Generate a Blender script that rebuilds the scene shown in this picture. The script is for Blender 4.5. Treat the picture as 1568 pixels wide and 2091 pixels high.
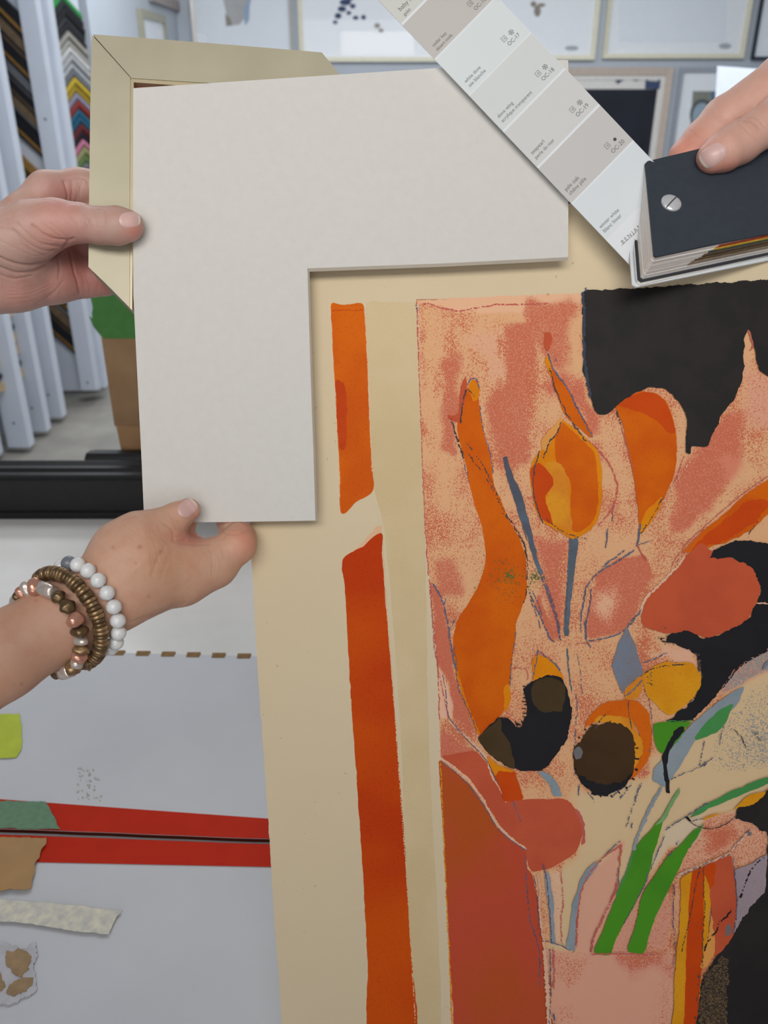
import bpy, bmesh, math, random
import numpy as np
from mathutils import Vector, Matrix
from mathutils.geometry import tessellate_polygon

# ------------------------------------------------------------------ scene basics
for o in list(bpy.data.objects):
    bpy.data.objects.remove(o)
SC = bpy.context.scene
COL = SC.collection
random.seed(7)
rng = np.random.default_rng(11)

W, H, F = 1568.0, 2091.0, 1750.0          # photograph frame and focal length in pixels
CAMZ, PITCH = 1.5, math.radians(26.5)     # eye height, looking down

cam = bpy.data.cameras.new('camera')
camo = bpy.data.objects.new('camera', cam)
COL.objects.link(camo)
camo.location = (0, 0, CAMZ)
camo.rotation_euler = (math.pi / 2 - PITCH, 0, 0)
cam.sensor_fit = 'VERTICAL'
cam.sensor_height = 36.0
cam.lens = F / H * 36.0
cam.clip_start = 0.02
cam.dof.use_dof = True
cam.dof.focus_distance = 0.515
cam.dof.aperture_fstop = 11.5
SC.camera = camo

SC.view_settings.view_transform = 'Standard'
SC.view_settings.look = 'None'
SC.view_settings.gamma = 1.0
SC.view_settings.use_curve_mapping = False
SC.view_settings.exposure = 0.0

wd = bpy.data.worlds.new('world')
SC.world = wd
wd.use_nodes = True
wd.node_tree.nodes['Background'].inputs[0].default_value = (0.86, 0.93, 1.0, 1)
wd.node_tree.nodes['Background'].inputs[1].default_value = 0.22

def area(name, loc, size, power, color, rot=(0, 0, 0)):
    l = bpy.data.lights.new(name, 'AREA')
    l.shape = 'RECTANGLE'
    l.size, l.size_y = size
    l.energy = power
    l.color = color
    o = bpy.data.objects.new(name, l)
    COL.objects.link(o)
    o.location = loc
    o.rotation_euler = rot
    return o

CEIL = 2.9
# flat ceiling panels: x, y, power, tilt towards the gallery wall (degrees)
LAMPS = [(-0.6, 2.8, 27, 14), (1.3, 2.8, 27, 14), (-0.5, 5.0, 29, 0), (1.5, 5.0, 29, 0), (0.3, -1.6, 4, 0), (-0.75, 2.0, 9, 0)]
for i, (x, y, p, tl) in enumerate(LAMPS):
    area('ceiling_lamp_light', (x, y, CEIL - 0.05 - .2 * (tl > 0)), (1.2, 0.6), p, (1.0, 0.97, 0.93) if y < 1 else (0.93, 0.97, 1.0), (math.radians(tl), 0, 0))
# unseen pendant and window lights, both added to brighten mat and print frontally
FILL_PEND = (-0.10, -0.45, 2.06)
pl_ = area('added_pendant_fill', FILL_PEND, (1.1, 0.34), 2.3, (1.0, 0.975, 0.945), (math.radians(63), 0, 0))
pl_.data.spread = math.radians(78)  # beam narrowed so the foot of the print and the carton stay darker
FILL_WIN = (0.0, -2.9, 1.75, 2.8, 1.5)
area('added_window_fill', (FILL_WIN[0], FILL_WIN[1] + .03, FILL_WIN[2]), (FILL_WIN[3], FILL_WIN[4]), 6, (1.0, 0.985, 0.96), (math.radians(90), 0, 0))

# ------------------------------------------------------------------ helpers
CP, SP = math.cos(PITCH), math.sin(PITCH)
RIGHT = np.array([1.0, 0, 0]); UP = np.array([0, SP, CP]); FWD = np.array([0, CP, -SP])
CAMP = np.array([0, 0, CAMZ])
B = np.stack([RIGHT, UP, -FWD], 1)          # columns: right, up, towards the photographer

def c2w(p):
    """eye-level frame (x right, y up along the lean, z towards the viewer) -> world"""
    return np.asarray(p, float) @ B.T + CAMP

def lc(px, py, d):
    return np.array([(px - W / 2) / F * d, (H / 2 - py) / F * d, -d])

def ray(px, py):
    return np.array([(px - W / 2) / F, (H / 2 - py) / F, -1.0])

def wray(px, py):
    return ray(px, py) @ B.T

def at_z(px, py, z):
    r = wray(px, py); t = (z - CAMZ) / r[2]; return CAMP + r * t
def at_y(px, py, y):
    r = wray(px, py); t = y / r[1]; return CAMP + r * t
def at_x(px, py, x):
    r = wray(px, py); t = x / r[0]; return CAMP + r * t

class Plane:
    """a flat sheet leaning in the room: anchor point and tilt"""
    def __init__(s, px, py, d, n=(0, 0, 1)):
        s.o = lc(px, py, d)
        s.n = np.array(n, float); s.n /= np.linalg.norm(s.n)
    def pt(s, px, py, lift=0.0):
        r = ray(px, py)
        t = s.o @ s.n / (r @ s.n)
        return r * t + s.n * lift
    def pts(s, P, lift=0.0):
        return np.array([s.pt(x, y, lift) for x, y in P])

def s2l(c):
    c = np.array(c, float) / 255.0
    return np.where(c <= 0.04045, c / 12.92, ((c + 0.055) / 1.055) ** 2.4)

MATS = {}
def nmat(name):
    m = bpy.data.materials.new(name); m.use_nodes = True
    nt = m.node_tree
    return m, nt, nt.nodes['Principled BSDF']

def N(nt, t, **kw):
    n = nt.nodes.new(t)
    for k, v in kw.items():
        setattr(n, k, v)
    return n

def mat(name, rgb, rough=0.6, metal=0.0, var=0.06, vscale=40.0, bump=0.0, bscale=300.0, spec=0.4, coat=0.0, dark=None):
    """procedural: colour with a little noise variation and a fine bump"""
    if name in MATS: return MATS[name]
    m, nt, b = nmat(name)
    c = s2l(rgb)
    tc = N(nt, 'ShaderNodeTexCoord')
    nz = N(nt, 'ShaderNodeTexNoise'); nz.inputs['Scale'].default_value = vscale; nz.inputs['Detail'].default_value = 5
    nt.links.new(tc.outputs['Object'], nz.inputs['Vector'])
    mx = N(nt, 'ShaderNodeMix', data_type='RGBA')
    lo = s2l(dark) if dark is not None else c * (1 - var)
    hi = np.minimum(c * (1 + var), 1)
    mx.inputs[6].default_value = (*lo, 1); mx.inputs[7].default_value = (*hi, 1)
    mr = N(nt, 'ShaderNodeMapRange'); mr.inputs[1].default_value = 0.3; mr.inputs[2].default_value = 0.7
    nt.links.new(nz.outputs[0], mr.inputs[0])
    nt.links.new(mr.outputs[0], mx.inputs[0])
    nt.links.new(mx.outputs[2], b.inputs['Base Color'])
    b.inputs['Roughness'].default_value = rough
    b.inputs['Metallic'].default_value = metal
    b.inputs['Specular IOR Level'].default_value = spec
    b.inputs['Coat Weight'].default_value = coat
    if bump > 0:
        n2 = N(nt, 'ShaderNodeTexNoise'); n2.inputs['Scale'].default_value = bscale; n2.inputs['Detail'].default_value = 3
        nt.links.new(tc.outputs['Object'], n2.inputs['Vector'])
        bp = N(nt, 'ShaderNodeBump'); bp.inputs['Strength'].default_value = bump; bp.inputs['Distance'].default_value = 0.001
        nt.links.new(n2.outputs[0], bp.inputs['Height'])
        nt.links.new(bp.outputs[0], b.inputs['Normal'])
    MATS[name] = m
    return m

def tag(o, label=None, cat=None, group=None, kind=None):
    if label: o['label'] = label
    if cat: o['category'] = cat
    if group: o['group'] = group
    if kind: o['kind'] = kind
    return o

def empty(name, loc):
    o = bpy.data.objects.new(name, None)
    o.location = Vector([float(v) for v in loc]); o.empty_display_size = 0.02
    COL.objects.link(o)
    return o

def mesh(name, V, Fc, mats, parent=None, origin=None, fm=None, smooth=False):
    """V in world coordinates; origin is the thing's base (or the parent's)"""
    V = np.asarray(V, float)
    if parent is not None:
        root = parent; O = np.array(parent.location)
        while root.parent is not None:
            root = root.parent; O = O + np.array(root.location)
    else:
        O = np.array(origin if origin is not None else [*(V[:, :2].min(0) + V[:, :2].max(0)) / 2, V[:, 2].min()], float)
    me = bpy.data.meshes.new(name)
    me.from_pydata((V - O).tolist(), [], [tuple(int(i) for i in f) for f in Fc])
    if not isinstance(mats, (list, tuple)): mats = [mats]
    for m in mats: me.materials.append(m)
    if fm is not None:
        me.polygons.foreach_set('material_index', np.array(fm, dtype=np.int32))
    if smooth:
        me.polygons.foreach_set('use_smooth', np.ones(len(me.polygons), dtype=bool))
    me.update()
    o = bpy.data.objects.new(name, me)
    COL.objects.link(o)
    if parent is not None:
        o.parent = parent
    else:
        o.location = Vector(O.tolist())
    return o

class MB:
    def __init__(s): s.V = []; s.F = []; s.M = []
    def add(s, V, Fc, m=0):
        n = len(s.V)
        s.V += [list(map(float, v)) for v in V]
        s.F += [[n + i for i in f] for f in Fc]
        s.M += [m] * len(Fc)
        return s
    def box(s, a, b, m=0):
        (x0, y0, z0), (x1, y1, z1) = a, b
        V = [(x0, y0, z0), (x1, y0, z0), (x1, y1, z0), (x0, y1, z0), (x0, y0, z1), (x1, y0, z1), (x1, y1, z1), (x0, y1, z1)]
        return s.add(V, BOXF, m)
    def slab(s, top, bot, m=0, ms=None):
        """closed sheet from a top outline and a matching bottom outline (3-D points)"""
        n = len(top)
        tri = tessellate_polygon([[Vector(p) for p in top]])
        t0 = np.array([top[i] for i in tri[0]]); nrm = np.cross(t0[1] - t0[0], t0[2] - t0[0])
        out = np.array(top[0]) - np.array(bot[0])
        if nrm @ out < 0: tri = [t[::-1] for t in tri]
        s.add(top, tri, m)
        s.add(bot, [t[::-1] for t in tri], m if ms is None else ms)
        s.add(list(top) + list(bot), [[i, (i + 1) % n, n + (i + 1) % n, n + i] for i in range(n)], m if ms is None else ms)
        return s
    def build(s, name, mats, parent=None, origin=None, smooth=False, bevel=0, seg=2):
        o = mesh(name, s.V, s.F, mats, parent, origin, s.M, smooth)
        bm = bmesh.new(); bm.from_mesh(o.data)
        bmesh.ops.recalc_face_normals(bm, faces=bm.faces)
        bm.to_mesh(o.data); bm.free()
        if bevel:
            md = o.modifiers.new('bevel', 'BEVEL'); md.width = bevel; md.segments = seg; md.limit_method = 'ANGLE'
        return o
BOXF = [[0, 3, 2, 1], [4, 5, 6, 7], [0, 1, 5, 4], [1, 2, 6, 5], [2, 3, 7, 6], [3, 0, 4, 7]]

def struct(o): o['kind'] = 'structure'; return o

def jag(P, amp, step=6.0, closed=True, seed=0, smooth=True):
    """resample an outline and roughen it (torn / printed edges), coordinates in photo pixels"""
    r = np.random.default_rng(seed)
    P = np.array(P, float); n = len(P)
    out = []
    m = n if closed else n - 1
    for i in range(m):
        p1, p2 = P[i], P[(i + 1) % n]
        if smooth:
            p0 = P[i - 1] if (closed or i > 0) else p1
            p3 = P[(i + 2) % n] if (closed or i + 2 < n) else p2
        k = max(1, int(np.linalg.norm(p2 - p1) / step))
        for j in range(k):
            t = j / k
            if smooth:
                T = 0.5
                m1 = (p2 - p0) * T; m2 = (p3 - p1) * T
                L = np.linalg.norm(p2 - p1)
                for mm in (m1, m2):
                    l = np.linalg.norm(mm)
                    if l > L * 0.9: mm *= L * 0.9 / l
                q = (2*t**3-3*t**2+1)*p1 + (t**3-2*t**2+t)*m1 + (-2*t**3+3*t**2)*p2 + (t**3-t**2)*m2
            else:
                q = p1 + (p2 - p1) * t
            out.append(q)
    if not closed: out.append(P[-1])
    out = np.array(out)
    if amp > 0:
        out = out + r.normal(0, amp * 0.45, out.shape)
        w = r.normal(0, amp, (len(out), 2))
        w = (w + np.roll(w, 1, 0) + np.roll(w, -1, 0)) / 2.2
        out = out + w
    return out

# ------------------------------------------------------------------ room
m_wall = mat('wall_paint', (186, 193, 203), 0.7, var=0.02, vscale=3)
m_floor = mat('vinyl_floor', (150, 146, 138), 0.45, var=0.10, vscale=5, dark=(128, 124, 118))
m_ceil = mat('ceiling_tile', (225, 226, 226), 0.8)
WX, BY, JY = -1.49, 7.1, 4.98
def wall(name, a, b, m=m_wall): return struct(MB().box(a, b).build(name, m))
wall('floor', (-2.3, -3.0, -0.1), (4.2, BY + 0.2, 0.0), m_floor)
wall('ceiling', (-2.3, -3.0, CEIL), (4.2, BY + 0.2, CEIL + 0.1), m_ceil)
wall('wall_back', (WX - 0.1, BY, 0), (4.2, BY + 0.12, CEIL))
wall('wall_left', (-2.25, -3.0, 0), (-2.13, JY, CEIL))
wall('wall_corner', (-2.25, JY, 0), (WX, JY + 0.1, CEIL))
wall('wall_left_far', (WX - 0.12, JY + 0.1, 0), (WX, BY, CEIL))
wall('wall_right', (4.05, -3.0, 0), (4.2, BY, CEIL))

def emis(name, rgb, s):
    m, nt, b = nmat(name)
    b.inputs['Base Color'].default_value = (*s2l(rgb), 1)
    b.inputs['Emission Color'].default_value = (*s2l(rgb), 1)
    b.inputs['Emission Strength'].default_value = s
    return m
m_panel = emis('lamp_diffuser', (250, 250, 255), 1.0)
m_white = mat('white_enamel', (205, 210, 218), 0.45, var=0.03)
for i, (x, y, p, tl) in enumerate(LAMPS):
    e = empty('ceiling_light', (x, y, CEIL - .02 - .2 * (tl > 0)))
    where = ['tilted to the gallery wall, on the left', 'tilted to the gallery wall, on the right', 'flat near the gallery wall, on the left', 'flat near the gallery wall, on the right', 'flat towards the added rear window', 'flat above the black mouldings'][i]
    tag(e, 'white ceiling light panel ' + where, 'light', 'ceiling light panels')
    fb = MB().box((x - .62, y - .32, CEIL - .044), (x + .62, y + .32, CEIL - .022))
    db_ = MB().box((x - .6, y - .3, CEIL - .048), (x + .6, y + .3, CEIL - .0435))
    rt_ = math.radians(tl); cz = CEIL - .022
    for b_ in (fb, db_):
        b_.V = [[v[0], y + (v[1] - y) * math.cos(rt_) - (v[2] - cz) * math.sin(rt_), cz - .2 * (tl > 0) + (v[1] - y) * math.sin(rt_) + (v[2] - cz) * math.cos(rt_)] for v in b_.V]
    fb.build('light_frame', m_white, e); db_.build('diffuser', m_panel, e)
    hb_ = (CEIL - .215, CEIL - .001) if tl else (CEIL - .024, CEIL - .001)
    MB().box((x - .02, y - .02, hb_[0]), (x + .02, y + .02, hb_[1])).build('mount', m_white, e)
# glowing window added on the unseen rear wall as soft frontal fill
wall('wall_rear', (-2.25, -3.1, 0), (4.2, -3.0, CEIL))
wx, wy, wz, ww, wh = FILL_WIN
we = struct(empty('added_window_1', (wx, wy, wz - wh / 2)))
b = MB()
for (p, q) in (((-ww / 2 - .08, -wh / 2 - .08), (ww / 2 + .08, -wh / 2)), ((-ww / 2 - .08, wh / 2), (ww / 2 + .08, wh / 2 + .08)), ((-ww / 2 - .08, -wh / 2), (-ww / 2, wh / 2)), ((ww / 2, -wh / 2), (ww / 2 + .08, wh / 2))):
    b.box((wx + p[0], -2.999, wz + p[1]), (wx + q[0], -2.93, wz + q[1]))
b.build('added_window_frame', m_white, we)
MB().box((wx - ww / 2, -2.999, wz - wh / 2), (wx + ww / 2, -2.96, wz + wh / 2)).build('added_window_glow', emis('added_fill_glow', (245, 248, 255), 1.2), we)
def pendant():  # fixture built around the added fill lamp, out of view
    e = empty('pendant_light', FILL_PEND); tag(e, 'long white pendant fill light, added unseen in front of the worktable', 'light')
    c, s_ = math.cos(math.radians(63)), math.sin(math.radians(63))
    def tr(x, y, z): return (FILL_PEND[0] + x, FILL_PEND[1] + y * c - z * s_, FILL_PEND[2] + y * s_ + z * c)
    b = MB(); b.add([tr(x, y, z) for x, y, z in ((-.58, -.19, .012), (.58, -.19, .012), (.58, .19, .012), (-.58, .19, .012), (-.54, -.12, .07), (.54, -.12, .07), (.54, .12, .07), (-.54, .12, .07))], BOXF)
    b.build('housing', m_white, e, bevel=.005)
    for x in (-.4, .4): MB().box((FILL_PEND[0] + x - .004, FILL_PEND[1] - .06, FILL_PEND[2] + .07), (FILL_PEND[0] + x + .004, FILL_PEND[1] - .052, CEIL - .001)).build('suspension_rod', m_white, e)
pendant()

# ------------------------------------------------------------------ back wall pictures
m_cream = mat('cream_frame', (228, 223, 200), 0.45, var=0.05)
m_grey = mat('grey_frame', (168, 174, 184), 0.4, var=0.05)
m_silver = mat('silver_frame', (200, 196, 188), 0.35, metal=0.4)
m_dark = mat('dark_frame', (38, 44, 62), 0.35)
m_tanwood = mat('pale_wood', (200, 184, 172), 0.5)
m_matw = mat('mat_board_wall', (246, 249, 254), 0.75, var=0.02)
m_matc = mat('mat_board_cool', (238, 243, 250), 0.75, var=0.02)
m_blue = mat('blue_ink', (62, 78, 112), 0.7)
m_tan2 = mat('sepia_ink', (150, 142, 132), 0.7)
m_navy = mat('navy_ink', (22, 26, 40), 0.55, var=0.3, vscale=6)
m_pale = mat('pale_paper', (234, 231, 226), 0.75)

def glass(name='picture_glass'):
    if name in MATS: return MATS[name]
    m, nt, b = nmat(name)
    nt.nodes.remove(b)
    out = nt.nodes['Material Output']
    tr = N(nt, 'ShaderNodeBsdfTransparent'); gl = N(nt, 'ShaderNodeBsdfGlossy'); gl.inputs['Roughness'].default_value = 0.03
    fr = N(nt, 'ShaderNodeFresnel'); fr.inputs['IOR'].default_value = 1.5
    mx = N(nt, 'ShaderNodeMixShader')
    ge = N(nt, 'ShaderNodeNewGeometry'); mm = N(nt, 'ShaderNodeMath', operation='SUBTRACT', use_clamp=True)
    nt.links.new(fr.outputs[0], mm.inputs[0]); nt.links.new(ge.outputs['Backfacing'], mm.inputs[1])
    nt.links.new(mm.outputs[0], mx.inputs[0]); nt.links.new(tr.outputs[0], mx.inputs[1]); nt.links.new(gl.outputs[0], mx.inputs[2])
    nt.links.new(mx.outputs[0], out.inputs[0])
    MATS[name] = m
    return m
m_glass = glass()

def picture(name, label, x0, x1, z0, z1, fw, fmat, mmat, images, liner=None, y=BY, group='framed pictures on the gallery wall'):
    """framed picture hanging on the back wall"""
    e = empty(name, ((x0 + x1) / 2, y, z0))
    tag(e, label, 'picture', group)
    d = 0.035
    o = [(x0, z0), (x1, z0), (x1, z1), (x0, z1)]
    i = [(x0 + fw, z0 + fw), (x1 - fw, z0 + fw), (x1 - fw, z1 - fw), (x0 + fw, z1 - fw)]
    b = MB()
    for k in range(4):
        p, q = o[k], o[(k + 1) % 4]; r, t = i[(k + 1) % 4], i[k]
        V = [(p[0], y - d, p[1]), (q[0], y - d, q[1]), (r[0], y - d + .006, r[1]), (t[0], y - d + .006, t[1]),
             (p[0], y - .002, p[1]), (q[0], y - .002, q[1]), (r[0], y - .002, r[1]), (t[0], y - .002, t[1])]
        b.add(V, [[0, 1, 2, 3], [0, 4, 5, 1], [3, 2, 6, 7], [4, 7, 6, 5], [0, 3, 7, 4], [1, 5, 6, 2]])
    b.build('frame', fmat, e)
    MB().box((x0 + fw * .8, y - .012, z0 + fw * .8), (x1 - fw * .8, y - .004, z1 - fw * .8)).build('mat_board', mmat, e)
    if liner:
        lm, lw = liner
        b = MB()
        a0, a1, c0, c1 = x0 + fw, x1 - fw, z0 + fw, z1 - fw
        for (p, q) in (((a0, c0), (a1, c0 + lw)), ((a0, c1 - lw), (a1, c1)), ((a0, c0 + lw), (a0 + lw, c1 - lw)), ((a1 - lw, c0 + lw), (a1, c1 - lw))):
            b.box((p[0], y - .02, p[1]), (q[0], y - .0125, q[1]))
        b.build('liner', lm, e)
    if images:
        for k, (poly, im) in enumerate(images):
            top = [(px, y - .0135 - .0004 * k, pz) for px, pz in poly]
            bot = [(px, y - .0122, pz) for px, pz in poly]
            MB().slab(top, bot).build('artwork_mark', im, e)
    MB().box((x0 + fw * .9, y - .0245, z0 + fw * .9), (x1 - fw * .9, y - .0225, z1 - fw * .9)).build('pane', m_glass, e)
    return e

def bx(px, py): p = at_y(px, py, BY - .03); return p[0], p[2]
def wpoly(P): return [bx(*p) for p in P]
def hspan(x0, x1, py0, py1):
    a = bx(x0, py1); c = bx(x1, py1); return a[0], c[0], a[1], bx(x0, py0)[1]
def circ(cx, cy, rx, ry, n=14): return [(cx + rx * math.cos(2 * math.pi * k / n), cy + ry * math.sin(2 * math.pi * k / n)) for k in range(n)]

x0, x1, z0, z1 = hspan(398, 600, -240, 124)
picture('framed_picture', 'silver framed pale bird drawing nearest the room corner', x0, x1, z0, z1, .022, m_silver, m_matc,
        [(wpoly([(452, -40), (500, -60), (512, 0), (505, 30), (488, 50), (468, 52), (462, 30), (455, 0)]), mat('pale_feather', (186, 186, 186), 0.7)),
         (wpoly([(459, 28), (470, 38), (473, 52), (461, 53)]), m_tan2),
         (wpoly([(495, 20), (510, -10), (508, 40), (500, 52)]), mat('pale_blue_ink', (160, 180, 205), 0.7))])
x0, x1, z0, z1 = hspan(612, 908, -240, 126)
dabs = [(705, 4, 12, 7), (698, 18, 9, 6), (720, 12, 6, 5), (690, 32, 7, 6), (712, 26, 5, 4), (726, 36, 6, 4), (742, 35, 5, 5), (684, 45, 5, 4), (716, -8, 9, 8), (700, -20, 8, 10), (770, 52, 6, 5), (778, 62, 5, 4)]
picture('framed_picture', 'cream framed print of blue blossom dabs above the gold frame corner', x0, x1, z0, z1, .03, m_cream, m_matw,
        [(wpoly(circ(*d)), m_blue if k < 10 else m_tan2) for k, d in enumerate(dabs)])
x0, x1, z0, z1 = hspan(924, 1214, -240, 122)
picture('framed_picture', 'cream framed print with a small grey sprig, just right of the paint strip', x0, x1, z0, z1, .03, m_cream, m_matw,
        [(wpoly(circ(1098, 22, 7, 12)), m_tan2), (wpoly(circ(1090, 8, 6, 6)), m_tan2), (wpoly(circ(1106, 10, 8, 4)), m_tan2),
         (wpoly(circ(1168, 98, 14, 5)), mat('faint_text_ink', (176, 182, 190), 0.7))])
x0, x1, z0, z1 = hspan(1230, 1518, -240, 119)
picture('framed_picture', 'cream framed blank looking print, upper right of the gallery wall', x0, x1, z0, z1, .03, m_cream, m_matw,
        [(wpoly([(1262, -150), (1488, -150), (1484, 86), (1264, 86)]), m_matc), (wpoly(circ(1482, 94, 13, 6)), mat('faint_text_ink', (176, 182, 190), 0.7))])
x0, x1, z0, z1 = hspan(1534, 1830, -240, 122)
picture('framed_picture', 'dark framed picture cut off at the upper right edge', x0, x1, z0, z1, .02, m_dark, m_matw, [])
def hspan2(x0, x1, py0, py1):
    a = bx(x0, py0); c = bx(x1, py0); return a[0], c[0], bx(x0, py1)[1], a[1]
def wrect(x0, x1, pyr, py0, py1):
    xa, xb = bx(x0, pyr)[0], bx(x1, pyr)[0]; za, zb = bx(x0, py0)[1], bx(x0, py1)[1]
    return [(xa, zb), (xb, zb), (xb, za), (xa, za)]
x0, x1, z0, z1 = hspan2(990, 1376, 138, 640)
picture('framed_picture', 'pale wood framed large near black picture behind the paint strip', x0, x1, z0, z1, .05, m_tanwood, m_pale,
        [(wrect(1012, 1344, 182, 182, 620), m_navy),
         (wpoly([(1012, 152), (1320, 152), (1322, 158), (1300, 166), (1280, 160), (1262, 172), (1255, 160), (1012, 158)]), m_blue),
         (wpoly([(1320, 150), (1350, 151), (1349, 182), (1318, 181)]), m_blue), (wpoly([(1326, 154), (1345, 155), (1344, 166), (1325, 165)]), m_pale)],
        liner=(m_pale, .03))
x0, x1, z0, z1 = hspan2(1390, 1700, 138, 640)
picture('framed_picture', 'grey framed small oval portrait in a wide white mat', x0, x1, z0, z1, .03, m_grey, m_matw,
        [(wpoly([(1416, 186), (1488, 187), (1482, 318), (1408, 316)]), mat('olive_ink', (140, 142, 132), 0.7)),
         (wpoly([(1452, 186), (1488, 187), (1486, 230), (1455, 215)]), mat('slate_ink', (100, 124, 150), 0.7)),
         (wpoly(circ(1436, 236, 26, 34, 20)), mat('shadow_ink', (92, 96, 100), 0.7)),
         (wpoly(circ(1435, 240, 20, 30, 20)), mat('sky_ink', (160, 180, 196), 0.7))])

# white sheet of paper standing on a stack behind the right hand
def sheet_paper():
    y = 3.4
    P = [(1476, 134), (1700, 150), (1690, 420), (1448, 420)]
    top = [at_y(px, py, y) for px, py in P]
    V = [(p[0], p[1] + .12 * (p[2] - 1.1), p[2]) for p in top]
    top = V; bot = [(p[0], p[1] + .004, p[2]) for p in V]
    fold = [at_y(px, py, y) for px, py in [(1470, 168), (1700, 182), (1700, 184), (1470, 170)]]
    o = MB().slab(top, bot).build('paper_sheet', mat('bright_paper', (222, 228, 240), 0.6, var=0.02))
    tag(o, 'bright white paper sheet standing behind the hand with the paint deck', 'paper')
    zb = min(p[2] for p in top); xs = [p[0] for p in top]
    c = empty('display_counter', ((min(xs) + max(xs)) / 2, y, 0))
    tag(c, 'white display counter holding up the paper sheet, hidden behind the leaning print', 'counter')
    MB().box((min(xs) - .1, y - .12, 0), (max(xs) + .3, y + .35, zb - .04)).build('cabinet', m_white, c)
    MB().box((min(xs) - .12, y - .14, zb - .04), (max(xs) + .32, y + .37, zb - .002)).build('counter_top', m_white, c)
sheet_paper()

# frames on the left wall
def side_picture(label, pts, fmat, mmat, fw):
    X = WX + .03
    P = [at_x(px, py, X) for px, py in pts]
    y0 = min(p[1] for p in P); y1 = max(p[1] for p in P); z0 = min(p[2] for p in P[2:]) ; z1 = max(p[2] for p in P[:2])
    e = empty('framed_picture', (WX, (y0 + y1) / 2, z0)); tag(e, label, 'picture', 'framed pictures on the left wall')
    b = MB()
    b.box((WX + .001, y0, z0), (X, y1, z0 + fw)).box((WX + .001, y0, z1 - fw), (X, y1, z1))
    b.box((WX + .001, y0, z0 + fw), (X, y0 + fw, z1 - fw)).box((WX + .001, y1 - fw, z0 + fw), (X, y1, z1 - fw))
    b.build('frame', fmat, e)
    MB().box((WX + .001, y0 + fw * .9, z0 + fw * .9), (X - .015, y1 - fw * .9, z1 - fw * .9)).build('mat_board', mmat, e)
    MB().box((X - .01, y0 + fw * .9, z0 + fw * .9), (X - .008, y1 - fw * .9, z1 - fw * .9)).build('pane', m_glass, e)
side_picture('small champagne framed picture on the left wall above the gold corner', [(292, 18), (338, 33), (343, 130), (300, 130)], mat('champagne_frame', (160, 158, 138), 0.4), m_matc, .045)
side_picture('pinkish wood framed picture at the top of the left wall', [(300, -180), (368, -150), (374, 23), (312, 2)], mat('rose_wood_frame', (158, 146, 142), 0.45), m_matc, .06)

# ------------------------------------------------------------------ moulding sample rack
m_board = mat('rack_board', (192, 198, 210), 0.5, var=0.03, vscale=8)
m_tanend = mat('raw_wood_end', (190, 165, 128), 0.7, var=0.15, vscale=60)
m_hole = mat('peg_hole', (90, 92, 100), 0.8)

def rack_panel(label, boxes, holes=()):
    a = np.array([b[0] for b in boxes] + [b[1] for b in boxes])
    e = empty('sample_rack_panel', ((a[:, 0].min() + a[:, 0].max()) / 2, (a[:, 1].min() + a[:, 1].max()) / 2, 0))
    tag(e, label, 'display rack', 'white moulding rack panels on the left')
    for k, (p, q) in enumerate(boxes):
        MB().box(p, q).build('board' if k == 0 else 'batten', m_board, e, bevel=.004)
    for (hx, hy, hz) in holes:
        V = [(hx + .006 * math.cos(t), hy - .0012, hz + .006 * math.sin(t)) for t in np.linspace(0, 2 * math.pi, 10, endpoint=False)]
        MB().slab(V, [(x, y + .001, z) for x, y, z in V]).build('peg_hole', m_hole, e)
    return e
rack_panel('white rack panel with black and gold corner samples, by the gold frame corner',
           [((-2.0, 4.33, .055), (-1.50, 4.36, 2.45)), ((-1.575, 4.27, .075), (-1.495, 4.329, 2.45)), ((-1.53, 4.361, .06), (-1.475, 4.42, 2.45))],
           [(-1.535, 4.27, .55), (-1.535, 4.27, 1.0), (-1.535, 4.27, 1.36), (-1.535, 4.27, .12), (-1.51, 4.361, .62)])
# angled far panel
A2, B2 = np.array([-1.635, 4.70]), np.array([-1.515, 4.925])
dn = (B2 - A2) / np.linalg.norm(B2 - A2); nn = np.array([dn[1], -dn[0]])     # faces the room
e2 = empty('sample_rack_panel', ((A2 + B2)[0] / 2, (A2 + B2)[1] / 2, 0)); tag(e2, 'white rack panel holding the coloured corner samples, farthest along the wall', 'display rack', 'white moulding rack panels on the left')
q = [A2, B2, B2 - nn * .03, A2 - nn * .03]
MB().slab([(x, y, 2.45) for x, y in q], [(x, y, .06) for x, y in q]).build('board', m_board, e2)
MB().box((-1.605, 4.48, .06), (-1.515, 4.56, 2.45)).build('batten', m_board, e2, bevel=.006)
for lab, fx, fy, w in (('white rack panel edge beside the hand on the gold corner', -1.583, 3.99, .06), ('white rack panel edge with raw wood sample ends, second from the left edge', -1.592, 3.80, .055),
                       ('white rack panel edge third from the black moulding, nearer the picture edge', -1.600, 3.60, .06), ('white rack panel edge cut off by the left side of the photo', -1.70, 3.50, .05)):
    rack_panel(lab, [((-2.0, fy + w, .075), (fx - .03, fy + w + .02, 2.3)), ((fx - .1, fy - .005, .03), (fx, fy + w - .001, 2.3))],
               [(fx - .03, fy - .005, .62), (fx - .05, fy - .005, .15)])

m_black = mat('black_lacquer', (26, 26, 30), 0.35, var=0.2)
m_gold = mat('old_gold', (168, 126, 62), 0.4, metal=0.5, var=0.15)
m_bronze = mat('bronze_leaf', (120, 100, 78), 0.4, metal=0.4, var=0.15)
m_pewter = mat('pewter_leaf', (110, 112, 114), 0.4, metal=0.4)

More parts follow.
